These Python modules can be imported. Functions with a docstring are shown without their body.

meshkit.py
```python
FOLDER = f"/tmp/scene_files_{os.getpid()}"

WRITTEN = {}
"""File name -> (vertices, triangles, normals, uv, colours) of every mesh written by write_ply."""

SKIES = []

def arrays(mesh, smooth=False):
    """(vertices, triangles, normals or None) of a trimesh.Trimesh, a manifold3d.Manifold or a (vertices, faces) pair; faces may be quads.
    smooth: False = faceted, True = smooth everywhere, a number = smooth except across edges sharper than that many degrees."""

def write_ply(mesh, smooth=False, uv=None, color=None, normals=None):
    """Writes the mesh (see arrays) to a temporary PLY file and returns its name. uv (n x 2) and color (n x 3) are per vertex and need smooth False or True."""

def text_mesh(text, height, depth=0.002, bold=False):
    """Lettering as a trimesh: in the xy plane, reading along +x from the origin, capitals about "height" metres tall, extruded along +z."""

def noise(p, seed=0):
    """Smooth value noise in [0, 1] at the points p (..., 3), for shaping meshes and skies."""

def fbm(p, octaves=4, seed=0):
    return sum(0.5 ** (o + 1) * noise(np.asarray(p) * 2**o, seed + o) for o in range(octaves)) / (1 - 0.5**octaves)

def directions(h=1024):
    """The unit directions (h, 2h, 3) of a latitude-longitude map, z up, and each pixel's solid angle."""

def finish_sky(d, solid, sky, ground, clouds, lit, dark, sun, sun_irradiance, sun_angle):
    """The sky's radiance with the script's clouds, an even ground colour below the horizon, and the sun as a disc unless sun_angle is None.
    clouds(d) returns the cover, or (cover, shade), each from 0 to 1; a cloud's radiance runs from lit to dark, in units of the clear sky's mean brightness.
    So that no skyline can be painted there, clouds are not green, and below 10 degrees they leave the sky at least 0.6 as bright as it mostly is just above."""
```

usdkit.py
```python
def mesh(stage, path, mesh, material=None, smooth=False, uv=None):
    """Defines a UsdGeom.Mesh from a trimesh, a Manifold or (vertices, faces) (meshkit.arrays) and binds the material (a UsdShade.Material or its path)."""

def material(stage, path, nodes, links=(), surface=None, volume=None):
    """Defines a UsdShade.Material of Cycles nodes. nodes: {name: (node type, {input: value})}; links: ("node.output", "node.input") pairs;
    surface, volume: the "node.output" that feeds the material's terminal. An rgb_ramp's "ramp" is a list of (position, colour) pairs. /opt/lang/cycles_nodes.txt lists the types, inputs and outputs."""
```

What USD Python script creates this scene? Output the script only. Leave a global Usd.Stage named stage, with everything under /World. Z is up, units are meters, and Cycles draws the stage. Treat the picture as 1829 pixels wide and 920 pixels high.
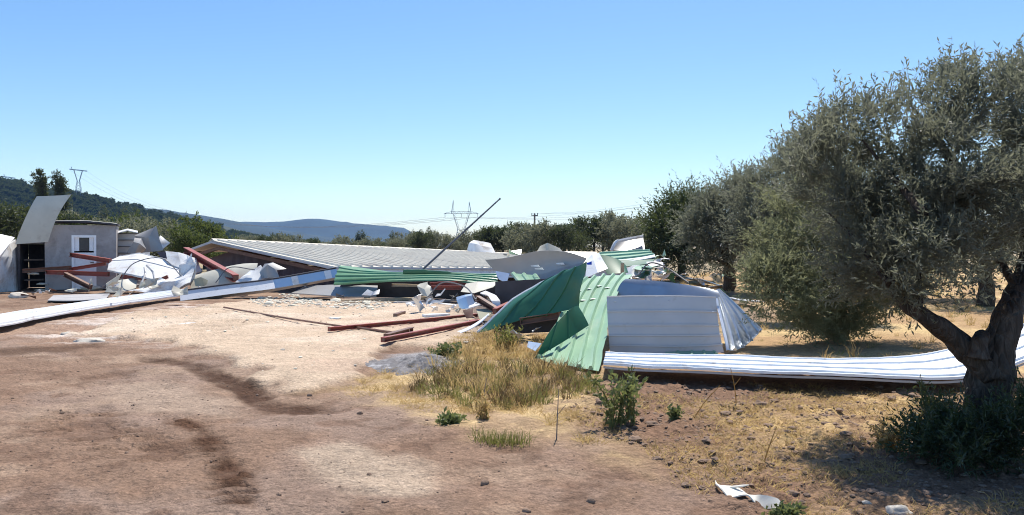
import math, random
import numpy as np, trimesh, usdkit, meshkit
from scipy.interpolate import RectBivariateSpline
from shapely.geometry import Polygon, Point
import shapely
from pxr import Usd, UsdGeom, UsdLux, UsdShade, Gf, Sdf, Vt

rng = np.random.default_rng(11)
stage = Usd.Stage.CreateInMemory()
UsdGeom.SetStageUpAxis(stage, 'Z'); UsdGeom.SetStageMetersPerUnit(stage, 1.0)
WORLD = UsdGeom.Xform.Define(stage, '/World').GetPrim()
UsdGeom.Scope.Define(stage, '/World/Looks')

# ------------------------------------------------------------------ camera, sky, sun, exposure
F, CU, CV, HZ, EYE = 1370.0, 914.5, 460.0, 440.0, 1.6      # focal length and centre in photo pixels, horizon row, eye height
PITCH = math.atan((CV - HZ) / F)
EXPOSURE = 0.55
SUN_AZ, SUN_EL = math.radians(14), math.radians(60)
SUN_I, SKY_S = 1.15, 0.108
cam = UsdGeom.Camera.Define(stage, '/World/camera')
cam.CreateProjectionAttr('perspective')
cam.CreateHorizontalApertureAttr(36.0); cam.CreateFocalLengthAttr(36.0 * F / 1829)
cam.CreateExposureAttr(EXPOSURE)
cam.CreateClippingRangeAttr((0.05, 30000.0))
cx = UsdGeom.Xformable(cam)
cx.AddTranslateOp().Set(Gf.Vec3d(0, 0, EYE)); cx.AddRotateXOp().Set(90 - math.degrees(PITCH))

SUN = np.array([math.sin(SUN_AZ) * math.cos(SUN_EL), math.cos(SUN_AZ) * math.cos(SUN_EL), math.sin(SUN_EL)])
usdkit.material(stage, '/World/Looks/sky_material', {
    's': ('sky_texture', {'sky_type': 'single_scattering', 'sun_disc': False, 'sun_elevation': SUN_EL, 'sun_rotation': SUN_AZ,
                          'altitude': 200.0, 'air_density': 1.0, 'aerosol_density': 0.5, 'ozone_density': 2.5}),
    'h': ('hsv', {'saturation': 1.22, 'hue': .501}), 'b': ('background_shader', {'strength': SKY_S})}, [('s.color', 'h.color'), ('h.color', 'b.color')], surface='b.background')
dome = UsdLux.DomeLight.Define(stage, '/World/sky')
UsdShade.MaterialBindingAPI.Apply(dome.GetPrim()).Bind(UsdShade.Material.Get(stage, '/World/Looks/sky_material'))
dome.GetPrim().SetCustomDataByKey('kind', 'structure')
sun = UsdLux.DistantLight.Define(stage, '/World/sun')
sun.CreateIntensityAttr(SUN_I); sun.CreateNormalizeAttr(True); sun.CreateAngleAttr(0.53); sun.CreateColorAttr(Gf.Vec3f(1.0, 0.95, 0.87))
_x = np.cross([0, 0, 1.0], SUN); _x /= np.linalg.norm(_x); _y = np.cross(SUN, _x)
UsdGeom.Xformable(sun).AddTransformOp().Set(Gf.Matrix4d(*_x, 0, *_y, 0, *SUN, 0, 0, 0, 0, 1))

# ------------------------------------------------------------------ helpers: naming and tagging
_used, _loc = {}, {}
def numbered(parent, name):
    k = (parent, name); n = _used.get(k, 0); _used[k] = n + 1
    return f'{parent}/{name}' + (f'_{n:03d}' if n else '')
def tag(prim, label=None, cat=None, group=None, kind=None):
    for k, v in (('label', label), ('category', cat), ('group', group), ('kind', kind)):
        if v: prim.SetCustomDataByKey(k, v)
def thing(name, label, cat, loc=(0, 0, 0), group=None, rotz=0, scale=1.0, kind=None):
    x = UsdGeom.Xform.Define(stage, numbered('/World', name))
    x.AddTranslateOp().Set(Gf.Vec3d(*map(float, loc)))
    if rotz: x.AddRotateZOp().Set(rotz)
    if scale != 1.0: x.AddScaleOp().Set(Gf.Vec3f(*([scale] * 3)) if np.ndim(scale) == 0 else Gf.Vec3f(*scale))
    p = x.GetPrim(); tag(p, label, cat, group, kind); _loc[str(p.GetPath())] = np.array(loc, float)
    return p
def part(parent, name, mesh, mat, smooth=False, label=None, kind=None, world=True):
    """mesh in world coordinates (world=True): moved into the frame of the thing it belongs to."""
    pp = str(parent.GetPath()); v, f = tri(mesh)
    if world: v = v - _loc['/'.join(pp.split('/')[:3])]
    m = usdkit.mesh(stage, numbered(pp, name), (v, f), M(mat), smooth=smooth)
    tag(m.GetPrim(), label, kind=kind)
    return m.GetPrim()
def top(name, mesh, mat, label=None, cat=None, group=None, kind=None, smooth=False):
    m = usdkit.mesh(stage, numbered('/World', name), tri(mesh), M(mat), smooth=smooth)
    tag(m.GetPrim(), label, cat, group, kind)
    return m.GetPrim()
def copy_of(src, loc, rotz=0, scale=1.0, label=None, group=None):
    d = src.GetCustomData()
    name = str(src.GetPath()).rpartition('/')[2]
    r = thing(name, label or d['label'], d['category'], loc, group or d.get('group'), rotz, scale)
    r.GetReferences().AddInternalReference(src.GetPath()); r.SetInstanceable(True)
    return r
def tri(mesh):
    v, f, _ = meshkit.arrays(mesh, False)
    return v, f
def cat(meshes):
    vs, fs, n = [], [], 0
    for m in meshes:
        v, f = tri(m); vs.append(v); fs.append(f + n); n += len(v)
    return np.vstack(vs), np.vstack(fs)

# ------------------------------------------------------------------ helpers: where things stand
def ray(u, v):
    a = np.array([(u - CU) / F, 1.0, -(v - CV) / F])
    return np.array([a[0], math.cos(PITCH) + a[2] * math.sin(PITCH), a[2] * math.cos(PITCH) - math.sin(PITCH)])
def P(u, v, d):
    r = ray(u, v); return np.array([0, 0, EYE]) + r * (d / r[1])
def G(u, v, z=0.0):
    r = ray(u, v); return np.array([0, 0, EYE]) + r * ((z - EYE) / r[2])
def Z(u, z, d):                                   # a point at column u, height z, distance d
    return np.array([(u - CU) / F * d, d, z])

# ------------------------------------------------------------------ helpers: shapes
def tube(pts, radii, sides=8, wob=0.0, seed=0, wf=1.0):
    p = np.asarray(pts, float); n = len(p); r = np.broadcast_to(np.asarray(radii, float), (n,))
    t = np.gradient(p, axis=0); t /= np.linalg.norm(t, axis=1, keepdims=True) + 1e-12
    a = np.cross(t, [0.31, 0.21, 0.93] if abs(t[0, 2]) < .9 else [1.0, .1, 0]); a /= np.linalg.norm(a, axis=1, keepdims=True) + 1e-12
    b = np.cross(t, a); g = np.arange(sides) * 2 * np.pi / sides
    v = p[:, None] + r[:, None, None] * (np.cos(g)[None, :, None] * a[:, None] + np.sin(g)[None, :, None] * b[:, None])
    if wob:
        k = meshkit.fbm(v * [1, 1, .35 if wf > 1 else 1] * wf * 3.1 / max(r.max(), .05) * .25, 4, seed)[..., None] - .5
        v = v + (v - p[:, None]) * k * wob * 2
    i, j = np.meshgrid(np.arange(n - 1), np.arange(sides), indexing='ij')
    q = np.stack([i * sides + j, i * sides + (j + 1) % sides, (i + 1) * sides + (j + 1) % sides, (i + 1) * sides + j], -1).reshape(-1, 4)
    f = np.vstack([q[:, [0, 1, 2]], q[:, [0, 2, 3]]]); v = v.reshape(-1, 3)
    v = np.vstack([v, p[0], p[-1]]); k = len(v) - 2
    s = np.arange(sides); e = (n - 1) * sides
    f = np.vstack([f, np.stack([np.full(sides, k), (s + 1) % sides, s], 1), np.stack([np.full(sides, k + 1), e + s, e + (s + 1) % sides], 1)])
    return v, f
def curve(pts, n=12):
    """Catmull-Rom through the points."""
    p = np.asarray(pts, float); p = np.vstack([2 * p[0] - p[1], p, 2 * p[-1] - p[-2]]); out = []
    for i in range(1, len(p) - 2):
        for t in np.linspace(0, 1, n, endpoint=False):
            a, b, c, d = p[i - 1], p[i], p[i + 1], p[i + 2]
            out.append(.5 * (2 * b + (c - a) * t + (2 * a - 5 * b + 4 * c - d) * t * t + (3 * b - a - 3 * c + d) * t ** 3))
    return np.array(out + [p[-2]])
def box(c, s, rot=0.0, bevel=0.0):
    m = trimesh.creation.box(s)
    if rot: m.apply_transform(trimesh.transformations.rotation_matrix(rot, [0, 0, 1]))
    m.apply_translation(c); return m
def bar(p, q, w, h=None, up=(0, 0, 1.0)):
    """A square bar from p to q."""
    return profile(p, q, [(-w / 2, -(h or w) / 2), (w / 2, -(h or w) / 2), (w / 2, (h or w) / 2), (-w / 2, (h or w) / 2)], up)
def profile(p, q, prof, up=(0, 0, 1.0)):
    """A 2D outline (side, up) carried from p to q."""
    p, q = np.asarray(p, float), np.asarray(q, float); L = np.linalg.norm(q - p); t = (q - p) / L
    s = np.cross(t, up); s /= np.linalg.norm(s); w = np.cross(s, t)
    m = trimesh.creation.extrude_polygon(Polygon(prof), L, engine='earcut')
    v = np.array(m.vertices)
    return p + v[:, :1] * s + v[:, 1:2] * w + v[:, 2:] * t, np.array(m.faces)
def channel(w, h, t):                              # C section outline
    return [(-w/2, -h/2), (w/2, -h/2), (w/2, -h/2 + t), (-w/2 + t, -h/2 + t), (-w/2 + t, h/2 - t), (w/2, h/2 - t), (w/2, h/2), (-w/2, h/2)]
def ibeam(w, h, t):
    return [(-w/2, -h/2), (w/2, -h/2), (w/2, -h/2 + t), (t/2, -h/2 + t), (t/2, h/2 - t), (w/2, h/2 - t), (w/2, h/2), (-w/2, h/2), (-w/2, h/2 - t), (-t/2, h/2 - t), (-t/2, -h/2 + t), (-w/2, -h/2 + t)]

class Sheet:
    """A bent sheet through a net of points (rows x columns), smooth or creased."""
    def __init__(self, net, smooth=True, jit=0.0, seed=0, flip=False):
        c = np.asarray(net, float); self.R, self.C = c.shape[:2]
        if jit: c = c + np.random.default_rng(seed).normal(0, jit, c.shape)
        k = (min(3, self.R - 1), min(3, self.C - 1)) if smooth else (1, 1)
        self.s = [RectBivariateSpline(np.arange(self.R), np.arange(self.C), c[..., i], kx=k[0], ky=k[1], s=0) for i in range(3)]
        self.sg = -1.0 if flip else 1.0
        self.rip, self.seed = 0.0, seed
    def at(self, t, s):                            # t, s in 0..1, arrays
        T, S = np.asarray(t) * (self.R - 1), np.asarray(s) * (self.C - 1)
        p = np.stack([g.ev(T, S) for g in self.s], -1)
        if self.rip: p = p + self.normal(t, s, raw=True) * ((meshkit.fbm(p * self.rf, 3, self.seed) - .5) * 2 * self.rip)[..., None]
        return p
    def normal(self, t, s, raw=False):
        e = 1e-3; t, s = np.clip(np.asarray(t, float), e, 1 - e), np.clip(np.asarray(s, float), e, 1 - e)
        keep, self.rip = self.rip, 0.0
        n = np.cross(self.at(t, s + e) - self.at(t, s - e), self.at(t + e, s) - self.at(t - e, s))
        self.rip = keep
        return self.sg * n / (np.linalg.norm(n, axis=-1, keepdims=True) + 1e-12)
    def ripple(self, amount, freq): self.rip, self.rf = amount, freq; return self
    def mesh(self, nt=8, ns=16, thick=0.004, ragged=0.0, t0=0.0, t1=1.0):
        t, s = np.meshgrid(np.linspace(t0, t1, nt + 1), np.linspace(0, 1, ns + 1), indexing='ij')
        if ragged:
            r = np.random.default_rng(self.seed + 5); e = r.normal(0, ragged, (nt + 1, 2)); s = s.copy()
            s[:, 0] = np.clip(np.abs(e[:, 0]), 0, .4 / ns); s[:, -1] = 1 - np.clip(np.abs(e[:, 1]), 0, .4 / ns)
        p, n = self.at(t, s), self.normal(t, s)
        a, b = (p + n * thick / 2).reshape(-1, 3), (p - n * thick / 2).reshape(-1, 3); w = ns + 1; N = len(a)
        i, j = np.meshgrid(np.arange(nt), np.arange(ns), indexing='ij')
        q = np.stack([i * w + j, i * w + j + 1, (i + 1) * w + j + 1, (i + 1) * w + j], -1).reshape(-1, 4)
        ring = np.concatenate([np.arange(w), (np.arange(1, nt + 1)) * w + ns, nt * w + np.arange(ns - 1, -1, -1), np.arange(nt - 1, 0, -1) * w])
        nx = np.roll(ring, -1)
        side = np.stack([ring, ring + N, nx + N, nx], 1)
        quads = np.vstack([q, q[:, ::-1] + N, side]) if self.sg > 0 else np.vstack([q[:, ::-1], q + N, side[:, ::-1]])
        return np.vstack([a, b]), np.vstack([quads[:, [0, 1, 2]], quads[:, [0, 2, 3]]])
    def rib(self, t0=None, s0=None, w=0.03, h=0.02, n=24, lo=0.0, hi=1.0, base=0.002):
        """A raised fold along the sheet's length (t0 fixed) or across it (s0 fixed). w is in metres."""
        x = np.linspace(lo, hi, n + 1)
        t, s = (np.full(n + 1, t0), x) if t0 is not None else (x, np.full(n + 1, s0))
        p, nn = self.at(t, s), self.normal(t, s)
        d = np.gradient(p, axis=0); side = np.cross(d, nn); side /= np.linalg.norm(side, axis=1, keepdims=True) + 1e-12
        k = np.stack([p - side * w / 2 - nn * base, p - side * w / 4 + nn * h, p + side * w / 4 + nn * h, p + side * w / 2 - nn * base], 1)
        v = k.reshape(-1, 3); i, j = np.meshgrid(np.arange(n), np.arange(4), indexing='ij')
        q = np.stack([i * 4 + j, i * 4 + (j + 1) % 4, (i + 1) * 4 + (j + 1) % 4, (i + 1) * 4 + j], -1).reshape(-1, 4)
        q = np.vstack([q, [[3, 2, 1, 0]], [[n * 4, n * 4 + 1, n * 4 + 2, n * 4 + 3]]])
        return v, np.vstack([q[:, [0, 1, 2]], q[:, [0, 2, 3]]])

def rock(seed, flat=.6, n=1, rough=.35):
    m = trimesh.creation.icosphere(n, 1.0); v = np.array(m.vertices)
    v = v * (1 + (meshkit.noise(v * 1.7 + seed * 7.1, seed) - .5)[:, None] * 2 * rough) * [1, .8, flat]
    return v, np.array(m.faces)

# ------------------------------------------------------------------ materials
_m = {}
def M(name): return _m[name] if isinstance(name, str) else name
def plain(name, col, rough=.6, var=.2, scale=3.0, metal=0.0, spec=.5, bump=0.0, bscale=30.0, dirt=None, dirt_at=(.52, .68), dscale=1.5, island=0.0):
    """Colour with a slow noise of tone, optional blotches of dirt or rust, optional fine relief."""
    c = np.array(col, float)
    nd = {'g': ('geometry', {}), 'n': ('noise_texture', {'scale': scale, 'detail': 5.0, 'roughness': .6}),
          'r': ('rgb_ramp', {'ramp': [(.3, tuple(c * (1 - var))), (.7, tuple(np.minimum(c * (1 + var), .95)))]}),
          'p': ('principled_bsdf', {'roughness': rough, 'metallic': metal, 'specular_ior_level': spec})}
    ln = [('g.position', 'n.vector'), ('n.fac', 'r.fac')]; out = 'r.color'
    if dirt is not None:
        nd['n2'] = ('noise_texture', {'scale': dscale, 'detail': 8.0, 'roughness': .68, 'distortion': .4}); nd['m2'] = ('map_range', {'from_min': dirt_at[0], 'from_max': dirt_at[1], 'clamp': True})
        nd['x2'] = ('mix_color', {'b': tuple(dirt)})
        ln += [('g.position', 'n2.vector'), ('n2.fac', 'm2.value'), ('m2.result', 'x2.fac'), (out, 'x2.a')]; out = 'x2.result'
    if island:
        nd['mi'] = ('map_range', {'to_min': 1 - island, 'to_max': 1 + island}); nd['xi'] = ('mix_color', {'blend_type': 'multiply', 'fac': 1.0})
        ln += [('g.random_per_island', 'mi.value'), ('mi.result', 'xi.b'), (out, 'xi.a')]; out = 'xi.result'
    if bump:
        nd['nb'] = ('noise_texture', {'scale': bscale, 'detail': 6.0}); nd['b'] = ('bump', {'strength': bump, 'distance': .02})
        ln += [('g.position', 'nb.vector'), ('nb.fac', 'b.height'), ('b.normal', 'p.normal')]
    ln.append((out, 'p.base_color'))
    _m[name] = usdkit.material(stage, '/World/Looks/' + name, nd, ln, surface='p.BSDF')
def leafy(name, ramp, rough=.45, trans=.3, spec=.4, tcol=None):
    """Leaves: a tone for each leaf, light passing through."""
    nd = {'g': ('geometry', {}), 'r': ('rgb_ramp', {'ramp': ramp}), 'p': ('principled_bsdf', {'roughness': rough, 'specular_ior_level': spec}),
          't': ('translucent_bsdf', {'color': tcol or (.16, .2, .05)}), 'x': ('mix_closure', {'fac': trans}),
          'n': ('noise_texture', {'scale': 1.3, 'detail': 2.0}), 'mr': ('map_range', {'from_min': .3, 'from_max': .7, 'to_min': .65, 'to_max': 1.25}), 'mm': ('mix_color', {'blend_type': 'multiply', 'fac': 1.0})}
    ln = [('g.random_per_island', 'r.fac'), ('g.position', 'n.vector'), ('n.fac', 'mr.value'), ('mr.result', 'mm.b'), ('r.color', 'mm.a'), ('mm.result', 'p.base_color'), ('p.BSDF', 'x.closure1'), ('t.BSDF', 'x.closure2')]
    _m[name] = usdkit.material(stage, '/World/Looks/' + name, nd, ln, surface='x.closure')

DUST = (.42, .33, .25)
plain('white_metal', (.72, .72, .71), .42, .06, 2, dirt=DUST, dirt_at=(.5, .74), dscale=2.2)
plain('white_strip', (.8, .81, .82), .4, .04, 2, dirt=DUST, dirt_at=(.56, .8), dscale=3.5)
plain('grey_metal', (.44, .44, .445), .45, .08, 1.6, dirt=(.3, .26, .22), dirt_at=(.58, .8), dscale=2.2)
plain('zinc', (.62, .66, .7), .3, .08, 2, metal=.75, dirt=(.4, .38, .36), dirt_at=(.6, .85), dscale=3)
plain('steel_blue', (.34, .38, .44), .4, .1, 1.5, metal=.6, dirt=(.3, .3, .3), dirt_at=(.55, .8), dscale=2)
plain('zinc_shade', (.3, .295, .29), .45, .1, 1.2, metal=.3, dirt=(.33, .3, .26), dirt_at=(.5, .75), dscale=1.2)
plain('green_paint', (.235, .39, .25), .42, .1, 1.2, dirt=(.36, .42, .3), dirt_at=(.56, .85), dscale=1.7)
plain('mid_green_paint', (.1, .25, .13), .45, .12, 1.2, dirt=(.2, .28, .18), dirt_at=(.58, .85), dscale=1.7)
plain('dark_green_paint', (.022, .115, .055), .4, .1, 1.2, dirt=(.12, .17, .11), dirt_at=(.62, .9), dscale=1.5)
plain('roof_white', (.7, .64, .53), .7, spec=.25, var=.08, scale=.8, dirt=(.46, .38, .31), dirt_at=(.52, .8), dscale=.7)
plain('seam', (.3, .29, .28), .6, .1, 2)
plain('red_steel', (.3, .055, .038), .5, .2, 3, dirt=(.25, .14, .09), dirt_at=(.5, .75), dscale=4)
plain('brown_steel', (.16, .075, .05), .6, .25, 3, dirt=(.2, .15, .11), dirt_at=(.5, .75), dscale=4)
plain('foam_core', (.66, .62, .5), .9, .12, 5, bump=.4, bscale=20)
plain('beige_panel', (.52, .495, .41), .6, .1, 1.2, dirt=(.3, .27, .22), dirt_at=(.55, .8))
plain('olive_panel', (.3, .29, .2), .6, .15, 2)
plain('plaster', (.35, .325, .31), .9, .1, 1.4, bump=.25, bscale=14, dirt=(.24, .215, .2), dirt_at=(.48, .7), dscale=1.8)
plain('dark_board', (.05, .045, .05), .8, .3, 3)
plain('door_white', (.82, .82, .81), .4, .05, 2)
plain('dark_glass', (.03, .035, .04), .12, .1, 2)
plain('curtain', (.10, .075, .085), .85, .25, 2)
plain('cage_steel', (.16, .16, .17), .4, .1, 3, metal=.6)
plain('tank_plastic', (.7, .7, .68), .45, .05, 2)
plain('lattice_steel', (.36, .38, .4), .5, .1, 1, metal=.3)
plain('wire', (.12, .12, .13), .5, .1, 1)
plain('pole_wood', (.16, .13, .11), .8, .2, 4)
plain('plank', (.45, .34, .22), .75, .2, 5)
_m['bark'] = usdkit.material(stage, '/World/Looks/bark', {
    'g': ('geometry', {}), 'mp': ('mapping', {'scale': (9.0, 9.0, 2.0)}), 'n': ('noise_texture', {'scale': 2.2, 'detail': 8.0, 'roughness': .7, 'distortion': 1.2}),
    'v': ('voronoi_texture', {'scale': 2.0, 'feature': 'distance_to_edge'}), 'vm': ('map_range', {'from_max': .25}), 'ad': ('math', {'math_type': 'multiply'}),
    'r': ('rgb_ramp', {'ramp': [(.1, (.015, .012, .01)), (.4, (.055, .043, .034)), (.75, (.13, .105, .085))]}), 'b': ('bump', {'strength': 1.0, 'distance': .06}), 'p': ('principled_bsdf', {'roughness': .95, 'specular_ior_level': .15})},
    [('g.position', 'mp.vector'), ('mp.vector', 'n.vector'), ('mp.vector', 'v.vector'), ('v.distance', 'vm.value'), ('vm.result', 'ad.value1'), ('n.fac', 'ad.value2'), ('n.fac', 'r.fac'), ('ad.value', 'b.height'), ('b.normal', 'p.normal'), ('r.color', 'p.base_color')], surface='p.BSDF')
plain('concrete_grey', (.36, .35, .35), .9, .15, 1.5, bump=.3)
plain('pale_stone', (.62, .56, .47), .85, .15, 6, bump=.4, island=.2)
plain('clod', (.3, .2, .14), .95, .25, 9, bump=.6, island=.3)
plain('crumb', (.2, .13, .09), .95, .25, 9, bump=.6, island=.3)
plain('ash', (.165, .155, .155), .95, .4, 6, bump=.9, bscale=18, dirt=(.42, .41, .41), dirt_at=(.54, .68), dscale=5)
plain('white_bark', (.7, .66, .57), .8, .12, 8)
plain('blue_print', (.03, .08, .5), .4, .1, 3)
plain('hill_green', (.026, .036, .024), .95, .3, .02, bump=0, dirt=(.042, .05, .034), dirt_at=(.5, .62), dscale=.03)
plain('hill_far', (.014, .034, .04), .95, .3, .006)
leafy('olive_leaf', [(0, (.09, .1, .075)), (.3, (.19, .2, .155)), (.5, (.27, .28, .225)), (.58, (.42, .42, .36)), (1, (.56, .56, .49))], .55, .3, .4, (.36, .38, .26))
leafy('olive_light', [(0, (.11, .125, .07)), (.35, (.23, .245, .145)), (.6, (.31, .315, .205)), (.68, (.45, .45, .34)), (1, (.56, .55, .43))], .55, .34, .4, (.4, .42, .22))
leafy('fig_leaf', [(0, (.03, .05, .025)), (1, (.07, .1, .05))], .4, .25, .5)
leafy('tree_leaf', [(0, (.16, .175, .125)), (.6, (.26, .27, .195)), (1, (.4, .4, .3))], .6, .32, .2, (.3, .3, .18))
leafy('dark_tree_leaf', [(0, (.07, .08, .055)), (1, (.15, .16, .11))], .6, .2, .2)
leafy('hill_leaf', [(0, (.045, .058, .04)), (1, (.085, .1, .065))], .7, .2, .1)
leafy('yellow_tree_leaf', [(0, (.09, .11, .04)), (1, (.2, .21, .09))], .6, .3, .2)
leafy('weed_leaf', [(0, (.13, .155, .06)), (.6, (.24, .265, .125)), (1, (.42, .42, .25))], .55, .3, .3, (.26, .3, .1))
leafy('straw', [(0, (.3, .2, .09)), (.5, (.5, .37, .19)), (1, (.72, .6, .38))], .6, .5, .3, (.62, .46, .2))
leafy('dead_grass', [(0, (.1, .065, .035)), (1, (.3, .21, .11))], .6, .3, .3, (.2, .14, .06))
leafy('green_grass', [(0, (.2, .2, .07)), (.5, (.34, .31, .12)), (1, (.5, .43, .2))], .6, .35, .3, (.3, .3, .08))

# ------------------------------------------------------------------ the ground
def smooth01(x): x = np.clip(x, 0, 1); return x * x * (3 - 2 * x)
def ppoly(pix): return Polygon([tuple(G(u, v)[:2]) for u, v in pix])
def near(poly, x, y, soft, wob=0.0, seed=3, freq=1.5):
    """1 inside the outline, falling to 0 across "soft" metres; the edge wanders by noise."""
    pts = shapely.points(x, y)
    d = shapely.distance(poly, pts); shapely.prepare(poly); ins = shapely.contains_xy(poly, x, y)
    d = np.where(ins, -shapely.distance(poly.exterior, pts), d)
    if wob: d = d + (meshkit.fbm(np.stack([x, y, x * 0], -1) * freq, 4, seed) - .5) * 2 * wob
    return smooth01(.5 - d / soft)
def nz(x, y, f, o=4, seed=0, sx=1.0, sy=1.0): return meshkit.fbm(np.stack([x * sx, y * sy, x * 0 + seed * 3.3], -1) * f, o, seed)

PAD = ppoly([(335, 552), (470, 536), (830, 545), (865, 575), (835, 612), (700, 622), (640, 660), (555, 688), (470, 676), (395, 640), (300, 612), (150, 596), (230, 566)])
STREAK = ppoly([(0, 592), (330, 540), (470, 560), (470, 610), (340, 618), (120, 610)])
TRACK1 = ppoly([(250, 634), (330, 640), (400, 656), (450, 680), (490, 706), (600, 716), (608, 732), (520, 736), (455, 724), (420, 698), (380, 674), (320, 652), (250, 642)])
TRACK3 = ppoly([(-60, 628), (60, 620), (180, 611), (200, 618), (120, 628), (0, 636), (-60, 642)])
TRACK2 = ppoly([(270, 732), (330, 738), (375, 758), (412, 795), (442, 845), (452, 900), (415, 902), (400, 862), (372, 812), (335, 770), (285, 748)])
TREAD = ppoly([(95, 728), (160, 722), (215, 742), (300, 776), (320, 812), (250, 822), (205, 800), (150, 775), (95, 765)])
PALE2 = ppoly([(505, 805), (620, 785), (735, 835), (760, 870), (700, 880), (600, 865)])
PALE3 = ppoly([(200, 680), (300, 676), (430, 700), (420, 740), (300, 736), (190, 715)])
STRAW = ppoly([(600, 690), (745, 640), (830, 600), (960, 560), (1020, 640), (1075, 665), (1060, 700), (990, 775), (1100, 790), (1180, 850), (1050, 790), (870, 770), (700, 720)])
TILL = ppoly([(1070, 668), (1740, 690), (1900, 720), (2400, 1400), (1500, 1100), (1150, 800), (1000, 740)])
STRAW2 = ppoly([(1280, 735), (1500, 690), (1640, 690), (1660, 760), (1500, 790), (1340, 800)])
GROVE = ppoly([(1180, 497), (1330, 478), (2600, 470), (2600, 690), (1730, 668), (1080, 640), (1150, 560), (1310, 540)])
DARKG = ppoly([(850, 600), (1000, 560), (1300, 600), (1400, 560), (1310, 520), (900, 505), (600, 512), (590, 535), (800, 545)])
ASH = ppoly([(675, 650), (700, 632), (760, 625), (830, 640), (820, 660), (740, 664)])

def relief(x, y):
    r = np.hypot(x, y); fade = np.clip(1.4 - r / 45, 0, 1)
    z = (nz(x, y, .35, 3, 1) - .5) * .16 * np.clip((r - 3) / 6, 0, 1) * np.clip(1.6 - r / 40, 0.1, 1)
    z += (nz(x, y, 2.1, 4, 2) - .5) * .05 * fade
    z += (nz(x, y, 9, 3, 4) - .5) * .034 * fade + (np.abs(nz(x, y, 3.3, 4, 14) - .5) - .1) * -.05 * fade
    till = near(TILL, x, y, 1.0, .3); pad = near(PAD, x, y, 1.0, .3)
    z += till * ((nz(x, y, 5, 3, 9) - .5) * .13 + (nz(x, y, 14, 2, 10) - .4) * .05) * fade
    z += near(PAD, x, y, .22, .4) * .055 - pad * (nz(x, y, 9, 3, 4) - .5) * .02
    k = near(TRACK1, x, y, .6, .15); z -= k * (.05 + .05 * (nz(x, y, 7, 3, 12) - .5))
    k2 = np.maximum(near(TRACK2, x, y, .35, .1), near(TREAD, x, y, .5, .2) * .8); z -= k2 * (.02 + .085 * (np.sin((y * .9 - x * .35) * 38 + 3 * nz(x, y, 1.5, 2, 3)) * .35 * (nz(x, y, 4, 2, 5) > .45)))
    s = near(STREAK, x, y, 1.5, .5); z += s * (nz(x, y, 1.6, 4, 21, sx=.45, sy=2.2) - .5) * .14
    z += near(ASH, x, y, .9, .15) * (.05 + (nz(x, y, 6, 3, 8) - .5) * .1)
    return z - .02
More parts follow.
